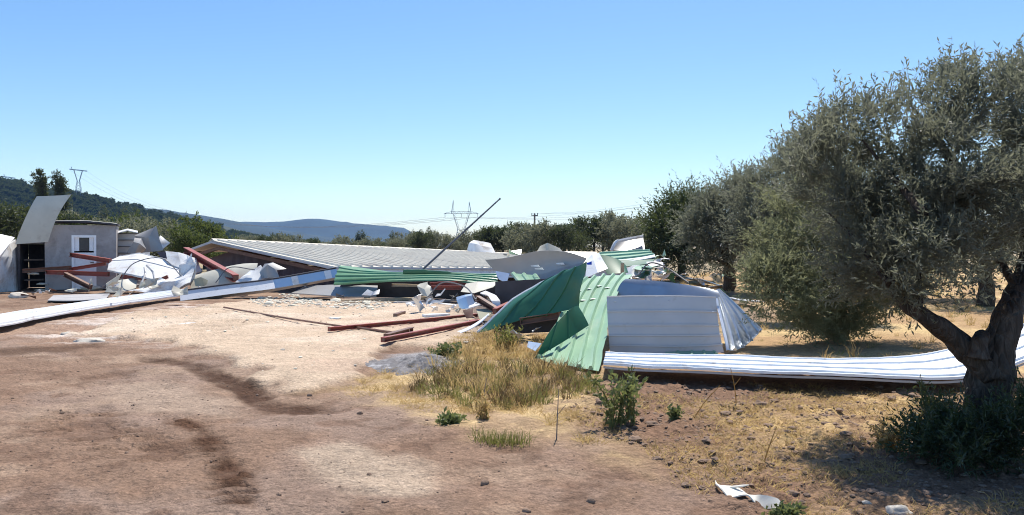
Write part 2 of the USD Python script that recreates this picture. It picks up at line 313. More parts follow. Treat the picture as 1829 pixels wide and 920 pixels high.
def colour(x, y):
    c = np.empty((len(x), 3)); c[:] = (.21, .135, .092)
    def put(col, k): k = np.asarray(k)[:, None]; c[:] = c * (1 - k) + np.asarray(col) * k
    n1, n2, n3 = nz(x, y, .7, 5, 31), nz(x, y, 2.6, 5, 32), nz(x, y, 9, 4, 33)
    put((.235, .165, .125), smooth01((n1 - .46) * 8) * .85)
    put((.135, .08, .053), smooth01((n2 - .52) * 8) * .65)
    put((.31, .22, .155), smooth01((nz(x, y, 1.1, 5, 36) - .54) * 9) * .6)
    r = np.hypot(x, y)
    put((.30, .24, .15), smooth01((y - 32) / 20) * .9)
    g = near(GROVE, x, y, 2.0, .6)
    put((.36, .235, .125), g); put((.52, .38, .19), g * smooth01((n1 - .45) * 6) * .85)
    t = near(TILL, x, y, 1.2, .35); put((.185, .11, .07), t * .9); put((.34, .235, .13), t * smooth01((nz(x, y, .9, 4, 38) - .56) * 7) * .5)
    put((.42, .29, .14), near(STRAW2, x, y, 1.0, .4) * (.25 + .75 * smooth01((n2 - .46) * 6)))
    put((.46, .33, .17), near(STRAW, x, y, 1.0, .4) * (.35 + .65 * smooth01((n2 - .42) * 6)))
    put((.33, .215, .15), near(STREAK, x, y, 2.0, .6) * .7); put((.52, .44, .38), near(STREAK, x, y, 1.5, .6) * smooth01((nz(x, y, 1.6, 4, 21, sx=.45, sy=2.2) - .5) * 9) * .9)
    p = near(PAD, x, y, .25, .4); put((.465, .355, .255), p * .97); put((.55, .45, .35), p * smooth01((n1 - .5) * 6) * .6); put((.42, .30, .22), p * smooth01((nz(x, y, .9, 5, 44, sx=.5, sy=2) - .56) * 9) * .6)
    put((.31, .23, .17), near(PALE3, x, y, .6, .3) * .8); put((.37, .285, .21), near(PALE2, x, y, .3, .25) * .85)
    put((.07, .037, .022), near(TRACK1, x, y, .16, .16) * (.6 + .4 * smooth01((n2 - .4) * 6)))
    put((.12, .068, .043), near(TREAD, x, y, .3, .25) * .65 * smooth01((n2 - .36) * 6)); put((.085, .044, .026), near(TRACK2, x, y, .12, .12) * (.5 + .5 * smooth01((n2 - .4) * 7)))
    put((.09, .05, .03), near(TRACK3, x, y, .4, .4) * .8)
    put((.06, .03, .018), np.maximum(near(TRACK2, x, y, .2, .2), near(TREAD, x, y, .4, .3) * .8) * smooth01(np.sin((y * .9 - x * .35) * 38 + 3 * nz(x, y, 1.5, 2, 3)) * 1.5 - .3) * (nz(x, y, 4, 2, 5) > .45) * .7)
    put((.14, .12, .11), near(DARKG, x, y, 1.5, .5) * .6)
    put((.26, .25, .25), near(ASH, x, y, .4, .12) * .9)
    m3 = nz(x, y, 4.5, 5, 47, sx=.7, sy=1.3); c *= (.62 + .42 * n3 + .34 * m3)[:, None]
    return np.clip(c, .02, .8)
rad = np.concatenate([[0.0, .6, 1.2, 1.8], np.exp(np.arange(math.log(2.4), math.log(60), .0075)), np.exp(np.linspace(math.log(60), math.log(6000), 60))])
ang = np.concatenate([np.arange(-180, -46, 4.0), np.arange(-46, 46, .125), np.arange(46, 181, 4.0)]); ang[-1] = 180
A_, R_ = np.meshgrid(np.radians(ang), rad); gx, gy = (R_ * np.sin(A_)).ravel(), (R_ * np.cos(A_)).ravel()
gz = relief(gx, gy); gc = colour(gx, gy)
nA = len(ang); ii, jj = np.meshgrid(np.arange(len(rad) - 1), np.arange(nA - 1), indexing='ij')
q = np.stack([ii * nA + jj, ii * nA + jj + 1, (ii + 1) * nA + jj + 1, (ii + 1) * nA + jj], -1).reshape(-1, 4)[:, ::-1]
_m['soil'] = usdkit.material(stage, '/World/Looks/soil', {
    'a': ('attribute', {'attribute': 'soil_tone'}), 'g': ('geometry', {}),
    'n': ('noise_texture', {'scale': 26.0, 'detail': 7.0, 'roughness': .65}), 'r': ('map_range', {'from_min': .3, 'from_max': .7, 'to_min': .7, 'to_max': 1.3}),
    'v': ('voronoi_texture', {'scale': 55.0}), 'vr': ('map_range', {'from_min': .0, 'from_max': .35, 'to_min': .75, 'to_max': 1.06}),
    'm': ('mix_color', {'blend_type': 'multiply', 'fac': 1.0}), 'm2': ('mix_color', {'blend_type': 'multiply', 'fac': .6}),
    'nb': ('noise_texture', {'scale': 16.0, 'detail': 9.0, 'roughness': .62}), 'b': ('bump', {'strength': 1.0, 'distance': .05}),
    'p': ('principled_bsdf', {'roughness': .95, 'specular_ior_level': .15})},
    [('a.color', 'm.a'), ('g.position', 'n.vector'), ('n.fac', 'r.value'), ('r.result', 'm.b'), ('g.position', 'v.vector'), ('v.distance', 'vr.value'), ('vr.result', 'm2.b'), ('m.result', 'm2.a'),
     ('g.position', 'nb.vector'), ('nb.fac', 'b.height'), ('b.normal', 'p.normal'), ('m2.result', 'p.base_color')], surface='p.BSDF')
gm = usdkit.mesh(stage, numbered('/World', 'ground'), (np.stack([gx, gy, gz], 1), q), M('soil'), smooth=True)
UsdGeom.PrimvarsAPI(gm).CreatePrimvar('soil_tone', Sdf.ValueTypeNames.Color3fArray, 'vertex').Set(Vt.Vec3fArray.FromNumpy(gc.astype(np.float32)))
tag(gm.GetPrim(), kind='structure')
def gz1(x, y): return float(relief(np.array([float(x)]), np.array([float(y)]))[0])
def on(p): return np.array([p[0], p[1], gz1(p[0], p[1])])

# ------------------------------------------------------------------ hills
def hill(name, pix, d, depth, mat, rough, seed):
    u = np.array([p[0] for p in pix], float); v = np.array([p[1] for p in pix], float)
    U = np.linspace(u[0], u[-1], 260); h = EYE + (HZ - np.interp(U, u, v)) / F * d
    t = np.linspace(-1, 1, 61); X = ((U - CU) / F * d)[None, :] + 0 * t[:, None]; Y = d + t[:, None] * depth + 0 * U[None, :]
    k = np.where(t < 0, .5 - .5 * np.cos(np.pi * (t + 1)), 1 - .6 * np.abs(t) ** 1.4)[:, None]
    Zz = h[None, :] * k + (meshkit.fbm(np.stack([X, Y, 0 * X], -1) / rough, 5, seed) - .5) * h.max() * .10 * np.clip(k, .1, 1) + (1 - k) * -4
    Zz[30] = h + (meshkit.fbm(np.stack([X[30], 0 * X[30], 0 * X[30]], -1) / (rough * .12), 4, seed) - .5) * h.max() * (.025 if d < 1000 else .07)
    i, j = np.meshgrid(np.arange(60), np.arange(259), indexing='ij')
    q = np.stack([i * 260 + j, i * 260 + j + 1, (i + 1) * 260 + j + 1, (i + 1) * 260 + j], -1).reshape(-1, 4)
    top(name, (np.stack([X, Y, Zz], -1).reshape(-1, 3), q), mat, kind='structure', smooth=True)
    return X, Y, Zz
HX, HY, HZ_ = hill('hill', [(-900, 300), (-300, 305), (0, 324), (60, 336), (130, 347), (200, 364), (270, 382), (340, 400), (400, 416), (460, 430), (520, 440)], 900, 420, 'hill_green', 90, 5)
hill('hill', [(120, 360), (220, 366), (270, 373), (330, 381), (400, 391), (460, 404), (560, 420), (640, 440)], 2600, 700, 'hill_far', 300, 6)
hill('hill', [(300, 425), (390, 399), (440, 396), (500, 397), (550, 391), (580, 392), (630, 399), (690, 404), (722, 408), (740, 418), (765, 427), (860, 436), (1000, 440)], 4200, 900, 'hill_far', 500, 7)

# ------------------------------------------------------------------ leaves and trees
def unit(v): return v / (np.linalg.norm(v, axis=-1, keepdims=True) + 1e-9)
def leaf_mesh(p, d, ln, wd, r, fold=.25):
    """Pointed leaves, each two triangles folded along the midrib."""
    n = len(p); ln = np.broadcast_to(ln, n)[:, None]; wd = np.broadcast_to(wd, n)[:, None]
    s = unit(np.cross(d, unit(r.normal(size=(n, 3))))); up = np.cross(s, d)
    mid = p + d * ln * .45
    v = np.stack([p, mid + s * wd / 2 + up * wd * fold, p + d * ln, mid - s * wd / 2 + up * wd * fold], 1).reshape(-1, 3)
    k = np.arange(n)[:, None] * 4
    return v, np.vstack([k + [0, 1, 2], k + [0, 2, 3]])
def twigs(p, d, ln, nl, ll, lw, r, stem=0.0):
    """Leafy shoots: nl leaves set along each shoot, plus its stem."""
    n = len(p); bend = unit(r.normal(size=(n, 3))) * .25
    t = (np.arange(nl) + .6) / nl
    pos = p[:, None] + (d[:, None] * t[None, :, None] + bend[:, None] * (t ** 2)[None, :, None]) * ln[:, None, None]
    dd = unit(d[:, None] * .75 + r.normal(size=(n, nl, 3)) * .62)
    a = leaf_mesh(pos.reshape(-1, 3), dd.reshape(-1, 3), ll * r.uniform(.7, 1.25, n * nl), lw * r.uniform(.8, 1.2, n * nl), r)
    if not stem: return a
    s = unit(np.cross(d, [0.3, .5, .8])) * stem; e = p + (d + bend) * ln[:, None]
    v = np.stack([p - s, p + s, e], 1).reshape(-1, 3)
    return cat([a, (v, np.arange(3 * n).reshape(-1, 3))])
def crown(blobs, n, tl, nl, ll, lw, r, up=.5, gap=0.0, gf=1.0, stem=.003, sub=14, shell=2.0, seed=0, cs=(.22, .46)):
    """Shoots through many small clumps that fill the blobs (centre, radii)."""
    w = np.array([np.prod(b[1]) ** .67 for b in blobs]); w /= w.sum()
    ps, ds = [], []
    for (c, rd), k in zip(blobs, w):
        c, rd = np.asarray(c, float), np.broadcast_to(np.asarray(rd, float), 3); m = max(12, int(n * k))
        cc = unit(r.normal(size=(sub, 3))) * (r.uniform(0, 1, (sub, 1)) ** .45) * .82; cr = r.uniform(*cs, sub)
        i = r.integers(0, sub, m); o = unit(r.normal(size=(m, 3)))
        q = cc[i] + o * (r.uniform(0, 1, (m, 1)) ** (1 / shell)) * cr[i][:, None]
        ps.append(c + q * rd); ds.append(unit(o * .75 + unit(q) * .55 + [0, 0, up] + r.normal(size=(m, 3)) * .3))
    p, d = np.vstack(ps), np.vstack(ds)
    if gap:
        keep = meshkit.fbm(p * gf, 3, seed) > gap; p, d = p[keep], d[keep]
    return twigs(p, d, tl * r.uniform(.5, 1.3, len(p)), nl, ll, lw, r, stem)

# background tree kinds, each built once at the origin and then placed by reference
def far_tree(name, label, mat, h, w, n, seed, shape='round', group=None, trunk_h=.25, leaf=.3):
    r = np.random.default_rng(seed)
    if shape == 'round': blobs = [((0, 0, h * .6), (w * .5, w * .5, h * .4))] + [((r.normal() * w * .26, r.normal() * w * .26, h * r.uniform(.35, .85)), w * r.uniform(.16, .3)) for _ in range(8)]
    elif shape == 'tall': blobs = [((0, 0, h * z), (w * .5 * k, w * .5 * k, h * .16)) for z, k in ((.25, .8), (.4, 1), (.55, .9), (.7, .7), (.85, .45))]
    else: blobs = [((h * .12 * z * z, 0, h * z), (w * .5 * k, w * .4 * k, h * .16)) for z, k in ((.2, .8), (.4, 1), (.6, .9), (.78, .7), (.92, .45))]
    t = thing(name, label, 'tree', (0, 0, 0), group)
    part(t, 'trunk', tube(curve([(0, 0, -.2), (.05 * w, 0, h * .3), (0, .04 * w, h * .6)], 4), np.linspace(w * .05, w * .02, 9), 6), 'bark', world=False)
    part(t, 'crown', crown(blobs, n, leaf * 1.8, 5, leaf, leaf * .42, r, .35, stem=0, sub=10), mat, world=False)
    return t
def place_first(t, loc, rotz=0, scale=1.0):
    x = UsdGeom.Xformable(t); x.GetOrderedXformOps()[0].Set(Gf.Vec3d(*map(float, loc)))
    if rotz: x.AddRotateZOp().Set(rotz)
    if scale != 1.0: x.AddScaleOp().Set(Gf.Vec3f(*([scale] * 3)))
class Kind:
    def __init__(self, t): self.t, self.n = t, 0
    def put(self, loc, rotz, scale, label=None, group=None):
        self.n += 1
        if self.n == 1:
            place_first(self.t, loc, rotz, scale); tag(self.t, label, None, group); return self.t
        return copy_of(self.t, loc, rotz, scale, label, group)
rows = 'rounded trees in the distant row behind the barn'
K1 = Kind(far_tree('olive_tree', 'rounded grey green tree in the distant row behind the white barn roof', 'tree_leaf', 4.2, 4.4, 900, 51, group=rows))
K2 = Kind(far_tree('bushy_tree', 'dark bushy tree in the distant row behind the debris', 'dark_tree_leaf', 4.6, 4.0, 850, 52, group='dark bushy trees in the distant row'))
K3 = Kind(far_tree('yellow_green_tree', 'yellowish green leafy tree behind the hut and crumpled panels', 'yellow_tree_leaf', 4.4, 3.4, 800, 53, group='yellowish trees behind the hut'))
K4 = Kind(far_tree('cypress_tree', 'thin pointed dark tree rising above the distant tree row', 'dark_tree_leaf', 6.0, 1.5, 420, 54, 'tall', group='thin pointed trees in the distance'))
ZONES = ((120, 'behind the grey hut'), (330, 'between the hut and the barn peak'), (470, 'behind the left end of the barn roof'), (620, 'below the blue hills, behind the barn roof'), (760, 'behind the middle of the barn roof'), (890, 'around the horned pylon'), (1000, 'around the utility pole'), (1090, 'between the utility pole and the green heap'), (9999, 'just left of the dark round tree'))
def tree_at(K, u, vtop, d, h0, label=None, group=None):
    if label is None:
        z_ = next(n for e, n in ZONES if u < e); far = 'faint farther ' if d > 140 else ''
        kind_ = {id(K1): 'rounded grey green tree', id(K2): 'dark bushy tree', id(K3): 'yellowish leafy tree', id(K4): 'thin pointed dark tree'}[id(K)]
        label = far + kind_ + ' ' + z_; group = label
    p = Z(u, 0, d); h = EYE + (HZ - vtop) / F * d
    K.put((p[0], p[1], -.1), float(rng.uniform(0, 360)), h / h0, label, group)
# skyline of the row (photo column, top row): rises to the right
sky_u = [300, 420, 520, 600, 680, 740, 790, 850, 900, 960, 1010, 1060, 1100, 1140, 1180]
sky_v = [404, 416, 421, 424, 424, 412, 414, 413, 403, 396, 393, 388, 379, 384, 400]
for u in np.arange(300, 1185, 27):
    v = np.interp(u, sky_u, sky_v) + rng.uniform(-4, 9); d = rng.uniform(78, 112)
    tree_at(K2 if rng.uniform() < .3 else K1, u + rng.uniform(-9, 9), v, d, 4.6)
for u in np.arange(-40, 1200, 34):                                 # a second, farther row
    v = np.interp(u, sky_u, sky_v) + rng.uniform(2, 14) + (8 if u > 880 else 0); tree_at(K1 if rng.uniform() < .65 else K2, u + rng.uniform(-12, 12), v, rng.uniform(150, 230), 4.6)
for u, v, d in ((768, 405, 130), (700, 412, 140), (765, 409, 150), (648, 410, 150), (240, 372, 250), (222, 370, 300), (186, 367, 280), (640, 412, 150), (880, 402, 120)):
    tree_at(K4, u, v, d, 6.0)
for u, v, d in ((150, 382, 62), (185, 384, 70), (205, 392, 58), (255, 380, 75), (290, 392, 66), (318, 397, 58), (270, 400, 52)): tree_at(K3 if u in (185, 255, 318) else K1, u, v, d, 4.4 if u in (185, 255, 318) else 4.4)
tree_at(K3, 365, 379, 55, 4.6, 'taller pale green tree just left of the barn roof peak'); tree_at(K3, 340, 394, 50, 4.6, 'lower pale green tree left of the taller one by the barn roof peak')
for u, v, d in ((-30, 360, 46), (8, 364, 40), (36, 374, 48), (70, 378, 55), (110, 380, 60), (-70, 356, 44)): tree_at(K2, u, v, d, 4.6, 'dark green tree behind the beige panel and hut', 'dark trees behind the hut')
# two poplars bent by the wind on the left
for (u, v, k) in ((74, 305, 1.0), (107, 308, -1)):
    d = 120; p = Z(u + 4, 0, d); h = EYE + (HZ - v) / F * d; r = np.random.default_rng(int(u))
    t = thing('poplar_tree', 'tall dark poplar bent by wind above the beige panel, ' + ('left of the pair' if k > 0 else 'right of the pair'), 'tree', (p[0], p[1], 0), 'wind bent poplars above the hut')
    part(t, 'trunk', tube([(0, 0, 0), (.1, 0, h * .5), (-.3, 0, h * .95)], [.25, .18, .05], 6), 'bark', world=False)
    bl = [((-1.3 * z * z * z + .5, 0, h * z), (1.05 * w, 1.0 * w, h * .12)) for z, w in ((.3, .9), (.45, 1.05), (.58, 1.0), (.7, .9), (.8, .72), (.88, .55))] + [((-1.35, 0, h * .93), (.5, .3, .3)), ((-.75, 0, h * .975), (.4, .3, .4)), ((-1.6, 0, h * .84), (.5, .3, .3))]
    c = crown(bl, 1700, .5, 5, .3, .13, r, .6, stem=0, sub=12)
    part(t, 'crown', c, 'dark_tree_leaf', world=False)

# scrub on the near hill
def scatter(name, protos, mats, pos, rot, scale, kind='stuff', label=None, category=None, pick=None, tilt=None):
    pi = UsdGeom.PointInstancer.Define(stage, numbered('/World', name)); base = str(pi.GetPath())
    for m, mt in zip(protos, mats):
        pr = usdkit.mesh(stage, numbered(base, name + '_piece'), tri(m), M(mt), smooth=False); pi.CreatePrototypesRel().AddTarget(pr.GetPath())
    n = len(pos); pi.CreateProtoIndicesAttr(Vt.IntArray.FromNumpy((pick if pick is not None else rng.integers(0, len(protos), n)).astype(np.int32)))
    pi.CreatePositionsAttr(Vt.Vec3fArray.FromNumpy(np.asarray(pos, np.float32)))
    qs = np.stack([np.cos(rot / 2), 0 * rot, 0 * rot, np.sin(rot / 2)], 1)
    pi.CreateOrientationsAttr(Vt.QuathArray([Gf.Quath(float(a), 0.0, 0.0, float(b)) for a, b in qs[:, [0, 3]]]))
    pi.CreateScalesAttr(Vt.Vec3fArray.FromNumpy(np.repeat(np.asarray(scale, np.float32).reshape(n, -1), 3 if np.ndim(scale) == 1 else 1, 1)))
    tag(pi.GetPrim(), label, category, kind=kind); return pi
r = np.random.default_rng(77); pr = []
for s in range(3):
    q_ = crown([((0, 0, 2.6), (2.6, 2.6, 2.4)), ((.9, .4, 3.2), 1.6), ((-.8, -.5, 2.2), 1.7)], 70, 1.2, 4, 1.5, .8, r, .4, stem=0, sub=8); pr.append(q_)
NK = 22000; k = r.integers(0, HX.size, NK); kx, ky, kz = HX.ravel()[k] + r.uniform(-6, 6, NK), HY.ravel()[k] + r.uniform(-7, 7, NK), HZ_.ravel()[k]
ok = (HY.ravel()[k] < 925) & (meshkit.fbm(np.stack([kx, ky, 0 * kx], -1) / 40, 3, 4) > .3) & (kx > -800)
scatter('hill_scrub', pr, ['hill_leaf', 'hill_leaf', 'hill_leaf'], np.stack([kx, ky, kz - .5], 1)[ok], r.uniform(0, 6.28, ok.sum()), r.uniform(.5, 1.4, ok.sum()), label='dark scrub and trees covering the near hillside', category='scrub')

# ------------------------------------------------------------------ pylons, pole and lines
def pylon_cat(u, vtop, vbase, d, label):
    b = Z(u, 0, d); H = EYE + (HZ - vtop) / F * d
    t = thing('pylon', label, 'pylon', b); w = .16
    def Lc(x, z, y=0): return b + np.array([x, y, z])
    zc = H * .735; bars = []
    for s in (-1, 1):
        for y in (-1.6, 1.6):
            part(t, 'leg', bar(Lc(s * 3.6, 0, y), Lc(s * 1.5, H * .42, y * .5), w), 'lattice_steel')
            part(t, 'strut', bar(Lc(s * 1.5, H * .42, y * .5), Lc(s * 3.6, zc, y * .5), w), 'lattice_steel')
        part(t, 'horn', cat([bar(Lc(s * 4.2, zc, y), Lc(s * 3.4, H * (1 if s < 0 else .97)), .2) for y in (-.6, .6)] + [bar(Lc(s * 3.1, zc), Lc(s * 3.4, H * (1 if s < 0 else .97)), .14)]), 'lattice_steel')
    for i in range(6):
        z0, z1 = H * .42 * i / 6, H * .42 * (i + 1) / 6; x0, x1 = 3.6 - 2.1 * i / 6, 3.6 - 2.1 * (i + 1) / 6
        for s in (-1, 1): bars.append(bar(Lc(s * x0, z0, 1), Lc(-s * x1, z1, 1), .1))
        bars.append(bar(Lc(-x1, z1, 1), Lc(x1, z1, 1), .1))
    for i in range(4):
        z0, z1 = H * .42 + (zc - H * .42) * i / 4, H * .42 + (zc - H * .42) * (i + 1) / 4
        for s in (-1, 1):
            xa, xb = 1.5 + 2.1 * i / 4, 1.5 + 2.1 * (i + 1) / 4
            bars.append(bar(Lc(s * xa, z0, .6), Lc(s * (xb - 1.0), z1, .6), .1)); bars.append(bar(Lc(s * (xa - .9), z0, .6), Lc(s * xb, z1, .6), .1))
    part(t, 'lattice', cat(bars), 'lattice_steel')
    arm = [bar(Lc(-7.4, zc), Lc(7.4, zc), .22), bar(Lc(-4, zc + .9), Lc(4, zc + .9), .18)] + [bar(Lc(s * 7.4, zc), Lc(s * 4, zc + .9), .15) for s in (-1, 1)]
    for i in range(8): arm.append(bar(Lc(-4 + i, zc + (.9 if i % 2 else 0)), Lc(-3 + i, zc + (0 if i % 2 else .9)), .12))
    part(t, 'crossarm', cat(arm), 'lattice_steel')
    for x in (-7, 0, 7): part(t, 'insulator', tube([Lc(x, zc), Lc(x, zc - 1.6)], .1, 6), 'wire')
    return [Lc(x, zc - 1.6) for x in (-7, 0, 7)]
wires_a = pylon_cat(824, 358, 440, 330, 'tall lattice pylon with two horns behind the leaning pole')
def pylon_y(u, vtop, vbase, d, label, arm_px, body=True):
    zt, zb = EYE + (HZ - vtop) / F * d, EYE + (HZ - vbase) / F * d; b = Z(u, zb, d); H = zt - zb; a = arm_px / F * d / 2; n = H * .52
    t = thing('pylon', label, 'pylon', b); w = d * .0006
    def Lc(x, z, y=0): return b + np.array([x, y, z])
    for s in (-1, 1):
        for y in (-1, 1): part(t, 'leg', bar(Lc(s * a * .42, -3, y * 2), Lc(s * a * .16, n, y * .6), w * .8), 'lattice_steel')
        part(t, 'strut', bar(Lc(s * a * .1, n), Lc(s * a * .5, H * .94), w * 1.5), 'lattice_steel')
    part(t, 'crossarm', cat([bar(Lc(-a, H * .97), Lc(a, H * .9), w * 2.2), bar(Lc(-a * .7, H * .94), Lc(-a * .78, H * 1.06), w)]), 'lattice_steel')
    part(t, 'lattice', cat([bar(Lc(s * a * (.42 - .26 * i / 5), n * i / 5), Lc(-s * a * (.42 - .26 * (i + 1) / 5), n * (i + 1) / 5), w * .45) for i in range(5) for s in (-1, 1)]), 'lattice_steel')
    return [Lc(-a, H * .96), Lc(0, H * .93), Lc(a, H * .9)]
wires_b = pylon_y(141, 301, 350, 890, 'lattice pylon with wide crossarm standing on the near hill ridge', 31)
wires_c = pylon_y(17, 314, 360, 1250, 'faint far pylon showing only its crossarm above the left hill', 22)
pb = Z(955, 0, 105); t = thing('utility_pole', 'wooden utility pole with short crossarm above the distant tree row', 'utility pole', pb); hp = EYE + (HZ - 382) / F * 105
part(t, 'pole', tube([pb, pb + [0, 0, hp]], [.16, .11], 8), 'pole_wood')
part(t, 'crossarm', bar(pb + [-.45, 0, hp - .25], pb + [.45, 0, hp - .25], .12), 'pole_wood')
for x in (-.4, 0, .4): part(t, 'insulator', tube([pb + [x, 0, hp - .2], pb + [x, 0, hp + .1]], .06, 6), 'wire')
def line(a, b, sag, rad, label):
    s = np.linspace(0, 1, 40)[:, None]; p = a + (b - a) * s; p[:, 2] -= (4 * s * (1 - s) * sag)[:, 0]
    top('power_line', tube(p, rad, 4), 'wire', label, 'cable', 'overhead power lines')
for i, a in enumerate(wires_a): line(a, P(1300, 345 + 8 * i, 260), 3, .035, 'thin power cable running right from the horned pylon'); line(wires_b[i], a, 26, .06, 'thin power cable sagging from the hill pylon to the horned pylon')
for x in (-.4, .4): line(pb + [x, 0, hp + .1], P(1250, 348 + 8 * x, 80), .6, .012, 'thin wire running right from the utility pole')

# ------------------------------------------------------------------ the hut on the left
D0, HTH = 29.0, math.radians(25)
hc = P(208, 500, D0) * [1, 1, 0]; HC, HS = math.cos(HTH), math.sin(HTH)
def hloc(u):                                      # how far left of the hut's right corner its front wall is seen at column u
    k = (u - CU) / F; return (hc[0] - k * hc[1]) / (HC - k * HS)
def H(m):                                         # hut frame (x to the right corner, y inwards) to the world
    v, f = tri(m); return np.stack([hc[0] + v[:, 0] * HC - v[:, 1] * HS, hc[1] + v[:, 0] * HS + v[:, 1] * HC, v[:, 2]], 1), f
LW, dx0, dx1 = hloc(80), -hloc(128), -hloc(172); hz = P(150, 402, 28.4)[2]; dzt = P(150, 420, 28.4)[2]; W_ = .15; hx0, hx1 = -LW, 0.0
hut = thing('hut', 'small grey plastered hut with white door and dark flat roof edge', 'hut', H((np.array([[-LW / 2, 0, 0], [0, 0, 0], [0, 0, 1]]), np.array([[0, 1, 2]])))[0][0])
part(hut, 'wall', H(cat([box([(hx0 + dx0) / 2, W_ / 2, hz / 2], [dx0 - hx0, W_, hz]), box([(dx1 + hx1) / 2, W_ / 2, hz / 2], [hx1 - dx1, W_, hz]), box([(dx0 + dx1) / 2, W_ / 2, (hz + dzt) / 2], [dx1 - dx0, W_, hz - dzt])])), 'plaster')
for x in (hx0 + W_ / 2, hx1 - W_ / 2): part(hut, 'wall', H(box([x, W_ + 1.0, hz / 2], [W_, 2.0, hz])), 'plaster')
part(hut, 'wall', H(box([-LW / 2, 2.0 + W_ * 1.5, hz / 2], [LW, W_, hz])), 'plaster')
rs = Sheet([[[-LW + .15, -.14, hz + .10], [-LW / 2, -.14, hz + .12], [.06, -.14, hz + .03]], [[-LW + .15, 2.5, hz + .14], [-LW / 2, 2.5, hz + .14], [.06, 2.5, hz + .06]]]).ripple(.02, 2.2)
part(hut, 'roof', H(rs.mesh(4, 18, .06)), 'dark_board')
part(hut, 'roof_edge', H(Sheet([[[-LW + .2, -.13, hz + .135], [-LW / 2, -.13, hz + .155], [.04, -.13, hz + .065]], [[-LW + .2, .05, hz + .15], [-LW / 2, .05, hz + .17], [.04, .05, hz + .08]]]).ripple(.02, 2.2).mesh(2, 14, .012)), 'beige_panel')
dm = (dx0 + dx1) / 2
door = part(hut, 'door', H(cat([box([dm, .06, dzt * .5 - .32], [dx1 - dx0 - .16, .05, dzt - .66]), box([dx0 + .16, .06, dzt - .34], [.16, .05, .5]), box([dx1 - .16, .06, dzt - .34], [.14, .05, .5])])), 'door_white')
part(door, 'frame', H(cat([box([dx0 + .04, .03, dzt / 2], [.08, .1, dzt]), box([dx1 - .04, .03, dzt / 2], [.08, .1, dzt]), box([dm, .03, dzt - .045], [dx1 - dx0 - .16, .1, .09])])), 'door_white')
part(door, 'window', H(box([dm, .07, dzt - .34], [.62, .02, .5])), 'dark_glass')
part(door, 'handle', H(box([dx1 - .14, .02, 1.0], [.12, .03, .03])), 'wire')
bl = hloc(30); bz = P(50, 432, 27.5)[2]; bw = bl - LW; bm = -LW - bw / 2
bay = thing('lean_to', 'dark open lean-to bay beside the grey hut', 'shed', H((np.array([[bm, 0, 0], [0, 0, 0], [0, 0, 1]]), np.array([[0, 1, 2]])))[0][0])
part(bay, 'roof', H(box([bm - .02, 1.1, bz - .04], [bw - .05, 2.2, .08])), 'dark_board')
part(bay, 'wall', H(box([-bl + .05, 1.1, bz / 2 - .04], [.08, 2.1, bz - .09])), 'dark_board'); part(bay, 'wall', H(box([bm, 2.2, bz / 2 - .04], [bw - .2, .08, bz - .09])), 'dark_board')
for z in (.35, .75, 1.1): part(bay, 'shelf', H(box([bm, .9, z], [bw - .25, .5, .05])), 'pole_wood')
for (u, v) in ((60, 489), (75, 507), (72, 518)):
    p = P(u, v, 27.9); top('foam_scrap', (rock(int(u), .35)[0] * [.2, .15, .12] + p, rock(int(u))[1]), 'foam_core', 'small pale foam scrap inside the dark lean-to bay', 'foam scrap', 'foam scraps in the lean-to')
# ------------------------------------------------------------------ sheets: one builder for the many bent panels
def panel(name, label, category, rows_, mat, thick=.006, n=(8, 20), smooth=True, jit=0.0, seed=1, ribs=(), across=(), rw=.05, rh=.025, rib_mat=None, flip=False, ripple=None, group=None, ragged=0.0, rn=24, backing=None):
    if name == 'bent_sheet' and smooth: smooth, jit = False, max(jit, .035)
    net = np.array([[np.asarray(p, float) for p in row] for row in rows_])
    s = Sheet(net, smooth, jit, seed, flip)
    if ripple: s.ripple(*ripple)
    v, f = s.mesh(n[0], n[1], thick, ragged); base = np.array([v[:, 0].mean(), v[:, 1].mean(), v[:, 2].min()])
    t = thing(name, label, category, base, group)
    part(t, 'sheet', (v, f), mat, smooth=35 if smooth else 9)
    for k in ribs: part(t, 'rib', s.rib(t0=k, w=rw, h=rh, n=rn, base=thick / 2), rib_mat or mat)
    for k in across: part(t, 'rib', s.rib(s0=k, w=rw, h=rh, n=rn, base=thick / 2), rib_mat or mat)
    t_sheet[str(t.GetPath())] = s
    return t, s
t_sheet = {}
def frac(n, a=0.0, b=1.0): return a + (np.arange(n) + .5) / n * (b - a)

panel('beige_sheet', 'large beige panel leaning up against the left side of the hut', 'panel', [[P(27, 436, 27.3), P(55, 434, 27.55), P(86, 432, 27.85)], [P(45, 390, 27.4), P(72, 389, 27.65), P(103, 386, 27.95)], [P(66, 351, 27.75), P(97, 350, 28.0), P(127, 348, 28.3)]], 'beige_panel', .05, seed=2, ripple=(.03, 1.2))
panel('white_sheet', 'white folded panel at the left edge of the photo beside the hut', 'panel', [[P(-90, 470, 25.5), P(-40, 462, 25.5), P(0, 458, 26)], [P(-60, 415, 27.5), P(-10, 417, 27.5), P(26, 425, 28)], ], 'white_metal', .05, smooth=False)
panel('white_sheet', 'upright white panel in shade at the left edge below a bright fold', 'panel', [[P(-60, 520, 27.1), P(0, 523, 27.2), P(34, 519, 27.9)], [P(-60, 470, 26.6), P(0, 460, 26.3), P(31, 460, 27.95)], [P(-60, 440, 26.9), P(-4, 452, 26.15), P(27, 428, 28)]], 'white_metal', .05, smooth=False)
